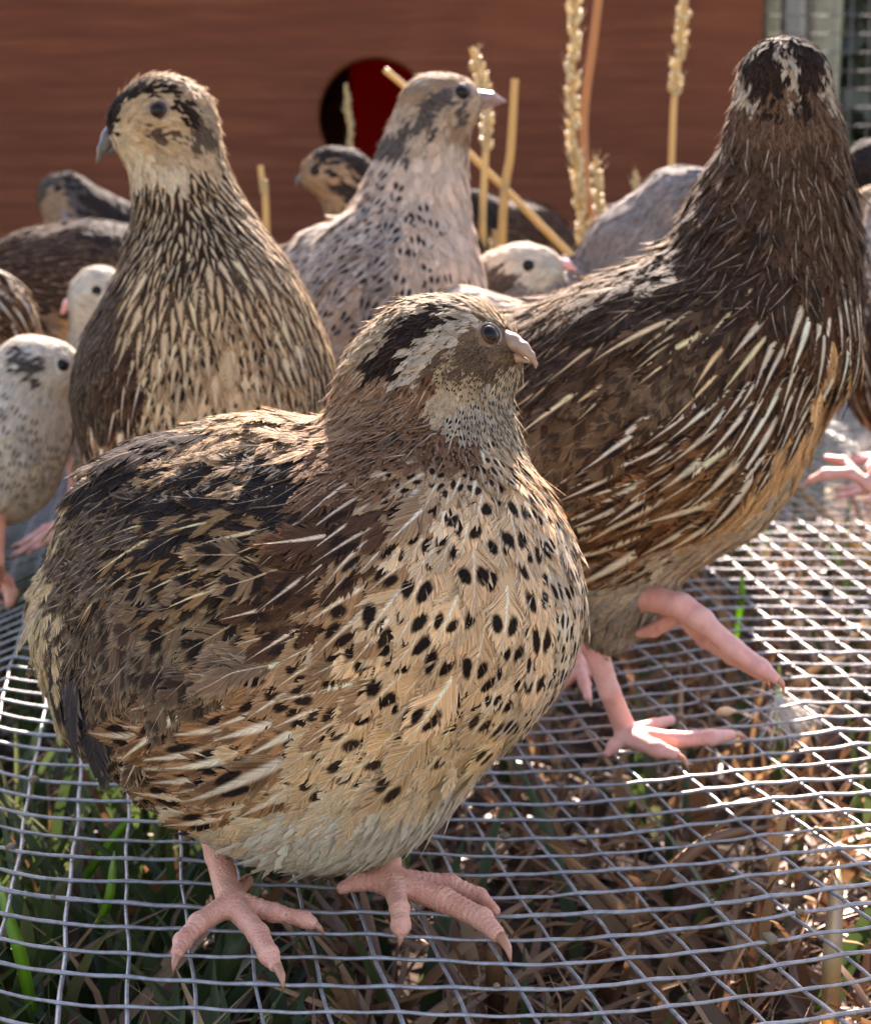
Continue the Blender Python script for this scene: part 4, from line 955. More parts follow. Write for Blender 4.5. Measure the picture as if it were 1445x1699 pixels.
# 2. the tall dark cock, seen from behind his shoulder
Y0 = 452.0
S_ = [(1300, 140, -6, 84), (1300, 260, -4, 96), (1275, 400, -2, 145), (1238, 560, -4, 180), (1095, 685, 0, 238), (980, 780, 4, 220), (860, 690, 12, 168), (750, 770, 18, 100), (1005, 975, -4, 82), (1012, 1050, -4, 36), (1060, 1000, 8, 60)]
L_ = [[0, 1, 2, 3, 4, 5], [4, 6, 7], [5, 7], [5, 8, 9], [5, 10]]
N_ = [
 (1255, 95, -.2, 1, 'crown_dark'), (1345, 95, .2, 1, 'crown_dark'), (1270, 140, -.1, 1, 'crown_dark'), (1345, 140, .1, 1, 'crown_dark'), (1240, 80, -.4, .9, 'crown_dark'), (1285, 70, -.1, 1, 'crown_dark'), (1340, 70, .2, 1, 'crown_dark'), (1370, 95, .4, .9, 'crown_dark'), (1285, 115, 0, 1, 'crown_dark'), (1335, 165, 0, 1, 'crown_dark'), (1275, 175, 0, 1, 'crown_dark'),
 (1295, 65, 0, 1, 'brow'), (1303, 85, .1, 1, 'brow'), (1310, 105, .1, 1, 'brow'), (1314, 128, .05, 1, 'brow'), (1316, 150, 0, 1, 'brow'),
 (1288, 90, 0, 1, 'crown_dark'), (1295, 108, 0, 1, 'crown_dark'), (1298, 130, 0, 1, 'crown_dark'), (1322, 85, .1, 1, 'crown_dark'), (1327, 105, .1, 1, 'crown_dark'), (1331, 130, .1, 1, 'crown_dark'), (1280, 68, 0, 1, 'crown_dark'), (1313, 65, 0, 1, 'crown_dark'), (1302, 152, 0, 1, 'dk_nape'), (1332, 152, 0, 1, 'crown_dark'), (1248, 115, 0, 1, 'crown_dark'), (1258, 140, 0, 1, 'crown_dark'), (1268, 165, 0, 1, 'dk_nape'), (1355, 120, 0, 1, 'crown_dark'), (1352, 150, 0, 1, 'dk_nape'), (1385, 130, 0, 1, 'dk_nape'), (1214, 150, 0, 1, 'dk_nape'),
 (1228, 108, -.1, 1, 'brow'), (1236, 135, .1, 1, 'brow'), (1246, 160, .2, 1, 'brow'), (1372, 115, 0, 1, 'brow'), (1370, 145, -.1, 1, 'brow'), (1222, 128, 0, 1, 'brow'),
 (1215, 190, -.1, 1, 'dk_nape'), (1265, 200, 0, 1, 'dk_nape'), (1310, 195, 0, 1, 'dk_nape'), (1350, 200, 0, 1, 'dk_nape'), (1380, 200, .1, 1, 'dk_nape'), (1240, 180, 0, 1, 'dk_nape'), (1290, 225, 0, 1, 'dk_nape'), (1362, 180, 0, 1, 'dk_nape'),
 (1220, 260, -.35, .95, 'dk_neck'), (1270, 260, -.1, 1, 'dk_neck'), (1330, 260, 0, 1, 'dk_neck'), (1385, 260, .15, 1, 'dk_neck'), (1200, 310, -.4, .9, 'dk_neck'), (1260, 320, -.2, 1, 'dk_neck'), (1330, 330, -.1, 1, 'dk_neck'), (1395, 330, .1, 1, 'dk_neck'), (1370, 400, -.15, 1, 'dk_neck'), (1310, 390, -.25, 1, 'dk_neck'),
 (1180, 370, -.6, .8, 'dk_mantle'), (1240, 400, -.45, .9, 'dk_mantle'), (1300, 450, -.4, .9, 'dk_mantle'), (1200, 440, -.6, .8, 'dk_mantle'), (1150, 410, -.7, .7, 'dk_mantle'), (1270, 490, -.5, .85, 'dk_mantle'),
 (1080, 395, -.85, .5, 'dk_ridge'), (1000, 440, -.9, .45, 'dk_ridge'), (930, 485, -.9, .45, 'dk_ridge'), (870, 525, -.9, .4, 'dk_ridge'), (1050, 435, -.88, .48, 'dk_ridge'), (960, 500, -.9, .45, 'dk_ridge'), (800, 580, -.9, .4, 'dk_ridge'),
 (1130, 460, -.8, .6, 'dk_back'), (1070, 490, -.85, .5, 'dk_back'), (1000, 530, -.85, .5, 'dk_back'), (930, 560, -.9, .45, 'dk_back'), (1160, 490, -.75, .65, 'dk_back'), (870, 600, -.9, .4, 'dk_back'), (1100, 520, -.8, .55, 'dk_back'),
 (1150, 540, -.78, .62, 'dk_lance'), (1080, 570, -.8, .6, 'dk_lance'), (1200, 510, -.72, .7, 'dk_lance'), (1010, 590, -.85, .55, 'dk_lance'), (1230, 560, -.7, .7, 'dk_lance'), (920, 630, -.88, .45, 'dk_lance'),
 (1070, 640, -.8, .55, 'dk_covert'), (1000, 660, -.8, .55, 'dk_covert'), (940, 700, -.8, .6, 'dk_covert'), (1030, 710, -.75, .6, 'dk_covert'), (970, 760, -.75, .65, 'dk_covert'), (920, 640, -.85, .5, 'dk_covert'), (1120, 610, -.8, .6, 'dk_covert'), (950, 830, -.75, .65, 'dk_covert'), (870, 700, -.85, .5, 'dk_covert'),
 (1290, 560, -.62, .78, 'dk_stripe'), (1340, 520, -.45, .9, 'dk_stripe'), (1250, 640, -.7, .7, 'dk_stripe'), (1190, 680, -.78, .6, 'dk_stripe'), (1330, 610, -.55, .85, 'dk_stripe'), (1130, 720, -.85, .5, 'dk_stripe'), (1280, 690, -.65, .75, 'dk_stripe'), (1370, 560, -.35, .95, 'dk_stripe'), (1060, 770, -.9, .4, 'dk_stripe'),
 (1400, 420, .05, 1, 'dk_neck'), (1405, 500, -.1, 1, 'dk_stripe'),
 (1210, 740, -.75, .65, 'dk_flank'), (1140, 790, -.82, .55, 'dk_flank'), (1060, 840, -.88, .45, 'dk_flank'), (1000, 880, -.9, .4, 'dk_flank'), (1110, 860, -.82, .55, 'dk_flank'), (1040, 920, -.88, .45, 'dk_flank'), (1180, 820, -.75, .65, 'dk_flank'), (980, 930, -.9, .4, 'dk_flank'),
 (1400, 620, -.25, 1, 'rufous'), (1365, 690, -.45, .9, 'rufous'), (1310, 740, -.6, .8, 'rufous'), (1260, 800, -.68, .72, 'rufous'), (1340, 770, -.5, .85, 'rufous'), (1200, 860, -.75, .65, 'rufous'), (1390, 660, -.3, .95, 'rufous'),
 (1300, 820, -.55, .85, 'belly_grey'), (1250, 870, -.65, .75, 'belly_grey'), (1170, 920, -.75, .65, 'belly_grey'), (1100, 940, -.8, .6, 'belly_grey'), (1040, 970, -.8, .6, 'belly_grey'), (1210, 920, -.6, .8, 'belly_grey'),
 (1000, 1010, -.4, .9, 'thigh_down'), (1040, 1040, -.2, 1, 'thigh_down'), (1080, 1010, -.3, .95, 'thigh_down'), (1010, 1070, -.1, 1, 'thigh_down'),
]
t, sh, base = quail('tall dark brown quail seen from behind, neck stretched, striding with one pink leg lifted', Y0, S_, L_, N_, k=60, shrink=1.3, res=1.6, single=280, fine=2)
leg(t, [[at_y(975, 1010, 452, 25.8), at_y(985, 1070, 450, 21.5), at_y(1012, 1150, 446, 17.2), gp(1040, 1218, 6, 19.4)],
        [gp(1038, 1220, 6, 15.8), gp(1018, 1238, 4.5, 10.6), gp(1008, 1250, 3, 7.0)],
        [gp(1045, 1224, 6, 17.6), gp(1090, 1243, 5, 14.1), gp(1120, 1252, 3.5, 9.7)],
        [gp(1050, 1220, 6, 17.6), gp(1120, 1228, 5, 14.1), gp(1180, 1224, 4.5, 13.2), gp(1212, 1220, 3.5, 9.7)],
        [gp(1050, 1214, 6, 13.2), gp(1085, 1203, 5, 10.6), gp(1112, 1196, 4, 8.8)]],
    [[gp(1008, 1248, 3, 5.3), gp(1002, 1260, .5, 1.1)], [gp(1120, 1252, 3.5, 7.0), gp(1134, 1260, 2.5, 4.8), gp(1142, 1275, .4, 1.0)], [gp(1212, 1219, 3.5, 7.0), gp(1228, 1220, 2.5, 4.4), gp(1244, 1229, .4, 1.0)]],
    MSKIN2, .55, True)
leg(t, [[at_y(1015, 985, 450, 22.4), at_y(1070, 990, 436, 22.4), at_y(1130, 1006, 426, 21.5), at_y(1165, 1030, 423, 21.5)],
        [at_y(1160, 1028, 422, 18.9), at_y(1215, 1075, 418, 17.2), at_y(1262, 1108, 415, 14.6), at_y(1285, 1125, 413, 9.5)],
        [at_y(1140, 1030, 428, 15.5), at_y(1170, 1060, 428, 14.6), at_y(1215, 1090, 424, 12.9), at_y(1262, 1122, 421, 7.7)],
        [at_y(1120, 1025, 432, 13.8), at_y(1085, 1045, 438, 11.2), at_y(1060, 1050, 440, 7.7)]],
    [[at_y(1284, 1124, 413, 7.7), at_y(1297, 1134, 412.5, 5.2), at_y(1301, 1150, 413, 1.0)], [at_y(1262, 1122, 421, 6.0), at_y(1272, 1128, 420.5, 3.9), at_y(1277, 1140, 421, 0.9)]],
    MSKIN2, .55, True)

# 3. the tall streaked hen on the left, breast to the camera, head in profile
Y0 = 500.0
S_ = [(268, 204, 0, 64), (222, 213, -2, 42), (296, 205, 4, 50), (300, 300, 2, 62), (322, 390, 2, 98), (345, 530, -2, 163), (338, 650, 4, 200), (320, 760, 8, 175), (345, 640, 45, 170), (195, 660, 14, 68), (340, 720, 75, 110)]
L_ = [[1, 0, 2], [0, 3, 4, 5, 6, 7], [2, 3], [6, 8, 10], [9, 6]]
N_ = [
 (200, 165, .6, -.6, 'crown_dark'), (220, 152, .8, -.4, 'crown_dark'), (245, 148, 1, -.2, 'crown_dark'), (185, 185, .4, -.8, 'crown_dark'), (270, 146, 1, 0, 'crown_dark'),
 (285, 137, 1, .1, 'crown_pale_lit'), (320, 145, .9, .4, 'crown_pale_lit'), (240, 140, .9, -.3, 'crown_pale_lit'), (350, 180, .6, .8, 'crown_pale_lit'), (365, 220, .4, .9, 'crown_pale_lit'), (210, 150, .7, -.6, 'crown_pale_lit'),
 (205, 190, .5, -.7, 'lt_face'), (230, 168, .8, -.5, 'lt_face'), (260, 157, 1, -.1, 'lt_face'), (290, 160, 1, .2, 'lt_face'), (235, 190, .8, -.3, 'lt_face'), (225, 225, .9, .1, 'lt_face'), (280, 200, 1, .2, 'lt_face'),
 (298, 176, .9, .4, 'crown_dark'), (312, 186, .8, .6, 'crown_dark'), (324, 200, .6, .8, 'ear'), (332, 222, .4, .9, 'ear'), (305, 196, .8, .5, 'lt_face'), (330, 172, .8, .5, 'crown_pale_lit'),
 (258, 226, 1, .1, 'ear'), (272, 220, 1, -.1, 'ear'), (265, 208, 1, .1, 'lt_face'), (275, 234, 1, .3, 'lt_face'), (312, 230, .5, .9, 'ear'), (300, 232, .5, .9, 'lt_face'),
 (250, 245, .7, .7, 'lt_face'), (285, 240, .7, .7, 'lt_face'), (310, 260, .4, .9, 'lt_face'), (340, 260, .4, .9, 'lt_face'), (300, 215, .7, .6, 'lt_face'),
 (215, 250, .5, .9, 'lt_throat'), (235, 270, .4, .9, 'lt_throat'), (260, 285, .3, .95, 'lt_throat'), (205, 235, .7, .6, 'lt_throat'), (290, 290, .2, 1, 'lt_throat'),
 (375, 280, .35, .95, 'lt_neck'), (330, 300, .2, 1, 'lt_neck'), (250, 320, -.05, 1, 'lt_neck'), (290, 325, .1, 1, 'lt_neck'), (350, 340, .3, .95, 'lt_neck'), (400, 330, .45, .9, 'lt_neck'), (260, 370, -.1, 1, 'lt_neck'), (320, 380, .1, 1, 'lt_neck'), (390, 390, .35, .95, 'lt_neck'), (430, 400, .5, .85, 'lt_neck'), (245, 420, -.15, 1, 'lt_neck'), (310, 430, 0, 1, 'lt_neck'),
 (380, 450, .2, 1, 'lt_breast'), (450, 470, .4, .9, 'lt_breast'), (250, 490, -.2, 1, 'lt_breast'), (320, 500, 0, 1, 'lt_breast'), (400, 540, .15, 1, 'lt_mid'), (480, 540, .3, .95, 'lt_breast'), (240, 560, -.1, 1, 'lt_breast'), (310, 580, 0, 1, 'lt_mid'), (510, 600, .15, 1, 'lt_breast'), (450, 600, .1, 1, 'lt_mid'), (260, 620, -.1, 1, 'lt_mid'),
 (380, 630, 0, 1, 'lt_low'), (320, 660, -.05, 1, 'lt_low'), (450, 670, 0, 1, 'lt_low'), (280, 700, -.1, 1, 'lt_low'), (510, 680, 0, 1, 'lt_low'), (380, 720, 0, 1, 'belly'), (450, 740, 0, 1, 'belly'), (300, 780, -.1, 1, 'belly'),
 (200, 510, -.4, .9, 'lt_wing'), (170, 570, -.3, .95, 'lt_wing'), (150, 640, -.1, 1, 'lt_wing'), (145, 720, 0, 1, 'lt_wing'), (185, 630, -.15, 1, 'lt_wing'), (165, 680, -.1, 1, 'lt_wing'),
 (215, 600, -.15, 1, 'side_dark'), (210, 660, -.2, 1, 'side_dark'),
 (180, 740, -.35, .9, 'flank'), (215, 720, -.3, .95, 'flank'), (240, 760, -.2, .95, 'flank'), (165, 790, -.3, .9, 'flank'),
]
lb = [([at_y(200, 210, Y0 + 1, 20), at_y(184, 228, Y0 - 1, 16), at_y(171, 247, Y0 - 2, 9), at_y(162, 268, Y0 - 2, 2.5)],
       [at_y(215, 238, Y0, 12), at_y(190, 246, Y0 - 1, 8), at_y(175, 254, Y0 - 2, 3)], MBILL)]
t, sh, base = quail('tall streaked buff quail facing forward beside the pale pair of white chicks, head turned to show a grey bill'.replace(' beside the pale pair of white chicks', ''), Y0, S_, L_, N_, k=55, shrink=1.2, res=1.7, single=200, fine=2,
                    eyes=[(262, 182, 15 * Y0 / F, MLIDD)], bills=lb)
simple_leg(t, P(300, 880, 505), G(300, 1130)*1.0, (-.1, -1, 0), MSKIN, 2.2)
simple_leg(t, P(400, 880, 505), G(395, 1130), (.1, -1, 0), MSKIN, 2.2)
# 4 and on: the rest of the flock
def auto_legs(t, sh, base, fwd, mat=MSKIN2, gap=13, r=2.1, dx=0, dy=0):
    fwd = C_(fwd) / np.linalg.norm(fwd); sd = np.array([-fwd[1], fwd[0], 0])
    for s_ in (-1, 1):
        f = C_(base) + sd * gap * s_ + np.array([dx, dy, 0]); z = f[2]
        zz = np.arange(z + 3, z + 130, 1.5); q = np.stack([np.full(len(zz), f[0]), np.full(len(zz), f[1]), zz], -1)
        ins = np.flatnonzero(sh.d(q) < -3); top = q[ins[0]] if len(ins) else q[20]
        simple_leg(t, top, f, fwd, mat, r)

# 4. pale speckled bird in the middle, head in profile
Y0 = 610.0
S_ = [(722, 184, 0, 56), (762, 168, -2, 40), (700, 275, 2, 70), (683, 370, 2, 92), (655, 490, 0, 140), (620, 570, 6, 160), (560, 480, 20, 100), (500, 520, 40, 90)]
L_ = [[1, 0, 2, 3, 4, 5], [4, 6, 7], [5, 7]]
N_ = [(720, 128, -.9, .3, 'pale_head'), (690, 150, -.8, .6, 'dim_buff'), (740, 135, -1, .1, 'dim_buff'), (670, 190, -.6, .8, 'pale_head'), (728, 165, -.9, .3, 'grey_mark'), (712, 172, -.8, .5, 'grey_mark'), (742, 162, -1, .2, 'grey_mark'), (686, 205, -.6, .8, 'grey_mark'), (700, 160, -.8, .5, 'dim_buff'), (725, 148, -.9, .3, 'dim_buff'), (695, 190, -.7, .7, 'pale_head'), (730, 188, -.6, .8, 'pale_head'), (755, 178, -.7, .6, 'pale_head'),
      (775, 178, -.8, .5, 'grey_mark'), (790, 175, -.9, .3, 'pale_head'), (755, 210, -.5, .85, 'dim_buff'), (735, 210, -.5, .85, 'pale_head'), (700, 225, -.4, .9, 'pale_head'), (665, 230, -.5, .85, 'grey_mark'), (745, 250, -.2, 1, 'pale_plain'), (715, 200, -.5, .9, 'grey_mark'),
      (640, 290, -.5, .85, 'pale_spot'), (700, 290, -.2, 1, 'pale_plain'), (740, 320, .1, 1, 'pale_plain'), (680, 350, -.3, .95, 'pale_spot'), (620, 370, -.6, .8, 'pale_back'), (740, 400, .1, 1, 'pale_plain'), (690, 430, -.2, 1, 'pale_spot'), (580, 420, -.7, .7, 'pale_back'), (640, 450, -.5, .85, 'pale_back'),
      (740, 480, 0, 1, 'pale_spot'), (700, 500, -.3, .95, 'pale_back'), (540, 450, -.8, .6, 'pale_back'), (600, 520, -.5, .85, 'pale_spot'), (560, 580, -.5, .85, 'pale_plain'), (650, 560, -.4, .9, 'pale_spot'), (580, 640, -.3, .9, 'pale_plain')]
b_ = [([at_y(790, 162, Y0, 14), at_y(815, 162, Y0 - 1, 9.5), at_y(838, 168, Y0 - 1, 2.5)], [at_y(795, 175, Y0, 9), at_y(828, 170, Y0 - 1, 3)], MBILLG)]
t, sh, base = quail('pale fawn speckled quail standing upright in front of the round entrance hole', Y0, S_, L_, N_, k=50, fine=True, res=2.2, eyes=[(768, 152, 13 * Y0 / F, MLIDD, False)], bills=b_)
auto_legs(t, sh, base, (.5, -.6, 0))

# 5. small brown striped head just behind it
Y0 = 720.0
S_ = [(545, 285, 0, 34), (520, 290, -2, 24), (575, 295, 4, 40), (600, 340, 8, 55), (640, 400, 20, 90), (700, 430, 50, 95), (640, 480, 20, 80), (660, 560, 30, 140)]
L_ = [[1, 0, 2, 3, 4, 5], [4, 6, 7, 5]]
N_ = [(560, 260, .9, -.1, 'dim_black'), (585, 270, .8, .5, 'dim_black'), (535, 265, .8, -.4, 'dim_black'), (600, 290, .7, .7, 'dim_black'), (525, 280, .8, -.3, 'dim_buff'), (555, 280, 1, .1, 'dim_buff'), (580, 292, .8, .5, 'dim_buff'), (550, 300, .9, .4, 'dim_black'), (570, 312, .7, .7, 'dim_black'), (530, 305, .8, .4, 'dim_buff'), (545, 318, .6, .8, 'dim_buff'), (590, 330, .5, .8, 'dim_brown'), (620, 400, .4, .9, 'dim_brown'), (700, 350, .8, .4, 'dim_brown'), (760, 400, .8, .5, 'dim_brown'), (640, 480, .3, .9, 'dim_buff')]
b_ = [([at_y(508, 290, Y0, 11), at_y(497, 298, Y0, 6), at_y(492, 306, Y0, 2)], None, MBILL)]
t, sh, base = quail('small brown quail with a black and buff striped head peeping out below the round hole', Y0, S_, L_, N_, k=40, fine=False, res=3, eyes=[(522, 283, 9 * Y0 / F, MLIDD, False, False)], bills=b_)
auto_legs(t, sh, base, (-.8, -.4, 0))

# 6. dark bird low behind the seed stalks
Y0 = 880.0
S_ = [(800, 380, 0, 52), (870, 410, 10, 62), (930, 440, 30, 60), (780, 345, -4, 30), (840, 450, 8, 60), (850, 540, 10, 110)]
L_ = [[3, 0, 1, 2], [1, 4, 5]]
N_ = [(800, 340, .9, .2, 'dim_black'), (860, 360, .9, .3, 'dim_brown'), (920, 400, .9, .4, 'dim_brown'), (800, 400, .6, .7, 'dim_brown'), (860, 430, .7, .6, 'dim_brown')]
t, sh, base = quail('dark brown quail crouching low behind the dry seed stalks', Y0, S_, L_, N_, k=40, fine=False, res=3.2)
auto_legs(t, sh, base, (-.8, -.3, 0))

# 7. white faced bird, pink bill, looking out between two others
Y0 = 640.0
S_ = [(870, 455, 0, 48), (900, 450, -2, 38), (835, 480, 6, 60), (880, 530, 10, 70), (960, 520, 30, 90), (900, 600, 20, 100), (910, 720, 24, 130)]
L_ = [[1, 0, 2, 3, 4], [3, 5, 4], [5, 6]]
N_ = [(870, 410, -1, .1, 'white_head'), (900, 420, -1, -.1, 'white_head'), (925, 440, -1, -.2, 'white_head'), (840, 425, -.9, .4, 'white_head'), (880, 460, -.9, .4, 'white_head'), (905, 460, -.9, .3, 'white_head'), (855, 440, -.9, .4, 'white_head'),
      (840, 455, -.8, .5, 'grey_mark'), (815, 465, -.8, .6, 'grey_mark'), (850, 470, -.8, .5, 'grey_mark'), (800, 490, -.7, .7, 'grey_mark'), (870, 490, -.7, .6, 'grey_body'), (920, 490, .6, .6, 'grey_body'), (840, 510, -.5, .8, 'white_body'), (960, 480, .8, .3, 'grey_body'), (900, 560, -.2, 1, 'white_body')]
b_ = [([at_y(922, 437, Y0, 13), at_y(940, 440, Y0, 9), at_y(954, 447, Y0, 3)], None, MBILLP)]
t, sh, base = quail('white faced quail with a pink bill peering out behind the dark tall one\'s back', Y0, S_, L_, N_, k=40, fine=True, res=2.2, eyes=[(877, 440, 11 * Y0 / F, MLID, False, False)], bills=b_)
auto_legs(t, sh, base, (.6, -.6, 0))

# 8. rounded pinkish back just behind the close hen's head; one of its feet shows further right
Y0 = 545.0
S_ = [(770, 545, 0, 76), (830, 620, 6, 120), (860, 720, 10, 140), (900, 820, 12, 110)]
L_ = [[0, 1, 2, 3]]
N_ = [(770, 470, -.6, .3, 'pale_plain'), (720, 510, -.7, .6, 'pale_plain'), (820, 490, .6, .6, 'pale_plain'), (780, 520, 0, 1, 'pale_plain'), (850, 600, .2, 1, 'pale_plain')]
t, sh, base = quail('smooth pinkish fawn quail crouched right behind the spotted hen\'s head', Y0, S_, L_, N_, k=50, fine=True, res=2.4)
leg(t, [[at_y(930, 960, 540, 20), at_y(952, 1075, 528, 15), gp(962, 1110, 5, 16)], [gp(962, 1112, 5, 12), gp(970, 1135, 4, 10), gp(976, 1158, 2.5, 7)], [gp(960, 1110, 5, 12), gp(945, 1125, 4, 10), gp(930, 1140, 2.5, 7)], [gp(965, 1110, 5, 12), gp(995, 1122, 4, 10), gp(1015, 1132, 2.5, 7)]],
    [[gp(976, 1157, 2.5, 5), gp(981, 1172, .4, 1)], [gp(930, 1140, 2.5, 5), gp(922, 1150, .4, 1)]], MSKIN2, .8, False)
simple_leg(t, P(840, 860, 550), G(850, 1085), (.3, -1, 0), MSKIN2, 2.1)

# 9. slate grey hump behind the dark cock's neck
Y0 = 660.0
S_ = [(1130, 350, 0, 62), (1060, 420, 6, 75), (990, 480, 12, 70), (1120, 460, 4, 110), (1180, 330, -2, 45), (1060, 520, 10, 110), (1080, 660, 10, 140)]
L_ = [[4, 0, 1, 2], [0, 3], [1, 5, 6]]
N_ = [(1130, 290, -.7, .5, 'grey_body'), (1070, 350, -.7, .7, 'grey_body'), (1010, 410, -.75, .65, 'grey_body'), (1130, 350, -.5, .85, 'grey_body'), (1080, 410, -.6, .8, 'grey_body'), (1160, 300, -.6, .5, 'grey_body'), (1100, 480, -.4, .9, 'grey_body')]
t, sh, base = quail('slate grey quail with a humped back behind the dark tall one\'s neck', Y0, S_, L_, N_, k=45, fine=True, res=2.4)
auto_legs(t, sh, base, (.8, -.3, 0))

# 10, 11. two dark birds in the shade of the nest box on the left
Y0 = 860.0
S_ = [(108, 325, 0, 34), (90, 322, -2, 24), (130, 360, 4, 42), (175, 385, 14, 55), (230, 420, 30, 65), (150, 430, 10, 60), (190, 530, 20, 100)]
L_ = [[1, 0, 2, 3, 4], [2, 5, 4], [5, 6]]
N_ = [(110, 293, 1, 0, 'dim_black'), (85, 305, .6, -.5, 'grey_mark'), (90, 315, .8, -.2, 'dim_buff'), (115, 320, .9, .3, 'grey_mark'), (95, 340, .4, .9, 'dim_buff'), (110, 360, .2, 1, 'grey_body'), (140, 325, .8, .5, 'dim_black'), (180, 345, .8, .5, 'dim_black'), (215, 370, .8, .5, 'dim_black'), (130, 370, .5, .8, 'dim_brown'), (170, 380, .6, .7, 'dim_black')]
b_ = [([at_y(78, 318, Y0, 9), at_y(68, 324, Y0, 5), at_y(64, 330, Y0, 2)], None, MBILL)]
t, sh, base = quail('dark grey headed quail standing close to the nest box wall', Y0, S_, L_, N_, k=40, fine=False, res=3, eyes=[(96, 312, 8 * Y0 / F, MLIDD, False, False)], bills=b_)
auto_legs(t, sh, base, (-.8, -.3, 0))
Y0 = 740.0
S_ = [(60, 470, 0, 75), (140, 465, 6, 92), (200, 470, 14, 88), (-20, 500, -4, 60), (120, 520, 4, 80), (-70, 470, -6, 45), (-95, 430, -8, 36), (110, 610, 8, 130)]
L_ = [[3, 0, 1, 2], [0, 4, 2], [3, 5, 6], [4, 7]]
N_ = [(60, 400, .9, -.1, 'dim_brown'), (140, 378, .9, .1, 'dim_black'), (200, 390, .8, .4, 'dim_black'), (100, 430, .95, -.1, 'dim_brown'), (40, 450, .95, -.1, 'dim_brown'), (170, 440, .95, .1, 'dim_brown'), (90, 480, .95, 0, 'dim_brown'), (20, 500, .9, .2, 'dim_brown'), (150, 500, .95, .1, 'dim_brown'), (60, 540, .8, .4, 'dim_buff'), (120, 550, .9, .3, 'rufous')]
t, sh, base = quail('dark brown quail with pale wing streaks, its broad back towards the white headed ones', Y0, S_, L_, N_, k=45, fine=True, res=2.6)
auto_legs(t, sh, base, (-.9, -.2, 0))

# 12. striped wing of a bird at the left border
Y0 = 660.0
S_ = [(-15, 530, 0, 62), (25, 570, 4, 40), (-80, 520, 0, 90), (-60, 600, 0, 80), (-150, 470, 0, 60), (-180, 410, 0, 44), (-80, 720, 0, 120)]
L_ = [[1, 0, 2, 4, 5], [2, 3, 0], [3, 6]]
N_ = [(10, 480, .6, .8, 'dk_stripe'), (35, 520, .6, .8, 'flank'), (5, 540, .7, .7, 'dk_stripe'), (30, 555, .8, .6, 'flank'), (15, 580, .8, .4, 'rufous')]
t, sh, base = quail('brown quail at the border with broad cream striped wing feathers', Y0, S_, L_, N_, k=40, fine=True, res=2.4)
auto_legs(t, sh, base, (-.9, -.3, 0))

# 13. white quail facing right
Y0 = 590.0
S_ = [(55, 622, 0, 62), (92, 612, -2, 46), (20, 700, 4, 88), (-10, 760, 8, 108), (-70, 720, 16, 110), (-150, 700, 24, 70)]
L_ = [[1, 0, 2, 3], [2, 4, 5], [3, 4]]
N_ = [(20, 565, -.9, .2, 'white_head'), (60, 565, -.9, .1, 'white_head'), (95, 580, -.9, 0, 'white_head'), (120, 610, -.8, -.2, 'white_head'), (110, 640, -.5, .7, 'white_head'), (85, 640, -.4, .9, 'white_head'), (80, 610, -.8, .4, 'white_head'), (60, 590, -.9, .2, 'white_head'),
      (40, 595, -.9, .3, 'grey_mark'), (65, 605, -.9, .3, 'grey_mark'), (15, 590, -.9, .3, 'white_head'), (30, 620, -.8, .5, 'white_head'), (55, 650, -.4, .9, 'white_head'), (5, 640, -.7, .6, 'white_body'), (40, 690, -.4, .9, 'white_body'), (85, 690, -.1, 1, 'white_head'), (95, 740, -.1, 1, 'white_body'), (20, 760, -.5, .8, 'white_body'), (60, 790, -.4, .9, 'white_body'), (10, 840, -.5, .8, 'pale_plain'), (70, 830, -.3, .9, 'white_head')]
b_ = [([at_y(115, 612, Y0, 20), at_y(130, 618, Y0 - 1, 14), at_y(140, 630, Y0 - 1, 4)], [at_y(118, 632, Y0, 11), at_y(136, 634, Y0, 3)], MBILLP)]
t, sh, base = quail('white quail with black eye and pink bill facing the streaked hen', Y0, S_, L_, N_, k=45, fine=True, res=2.2, eyes=[(105, 605, 11 * Y0 / F, MLID, False, False)], bills=b_)
leg(t, [[at_y(-10, 850, 585, 20), at_y(-8, 930, 575, 14), gp(-4, 960, 5, 14)], [gp(-4, 960, 5, 12), gp(10, 965, 5, 12), gp(18, 985, 4, 11), gp(16, 1000, 2.5, 8)], [gp(-4, 960, 5, 12), gp(-30, 985, 4, 11), gp(-45, 1000, 2.5, 8)]],
    [[gp(16, 999, 2.5, 6), gp(12, 1012, .4, 1)]], MSKIN, .7, False)
simple_leg(t, P(-60, 850, 640), P(-60, 1000, 640), (.6, -.5, 0), MSKIN, 2.1)

# 14. white headed bird half hidden behind the streaked hen
Y0 = 670.0
S_ = [(165, 492, 0, 40), (150, 500, -2, 30), (185, 500, 3, 42), (165, 570, 6, 46), (175, 650, 12, 72), (230, 690, 24, 110), (230, 780, 24, 110)]
L_ = [[1, 0, 2], [0, 3, 4, 5, 6]]
N_ = [(150, 460, .9, -.1, 'white_head'), (180, 458, 1, .1, 'white_head'), (135, 478, .7, -.4, 'white_head'), (165, 490, 1, .1, 'white_head'), (140, 510, .6, .6, 'white_head'), (160, 530, .2, 1, 'white_head'), (130, 580, -.1, 1, 'white_head'), (190, 480, 1, .2, 'grey_mark'), (205, 500, .8, .5, 'white_head'), (140, 640, 0, 1, 'white_body'), (150, 700, 0, 1, 'white_body')]
b_ = [([at_y(128, 494, Y0, 13), at_y(113, 505, Y0, 9), at_y(103, 519, Y0, 3)], None, MBILLP)]
t, sh, base = quail('white headed quail with a pink bill half hidden behind the streaked hen\'s wing', Y0, S_, L_, N_, k=40, fine=True, res=2.2, eyes=[(160, 482, 9 * Y0 / F, MLID, False, False)], bills=b_)
simple_leg(t, P(170, 720, 675), P(160, 838, 690) * np.array([1, 1, 0]), (-.3, -.8, 0), MSKIN, 2.0)
simple_leg(t, P(200, 760, 680), P(205, 860, 690) * np.array([1, 1, 0]), (-.3, -.8, 0), MSKIN, 2.0)

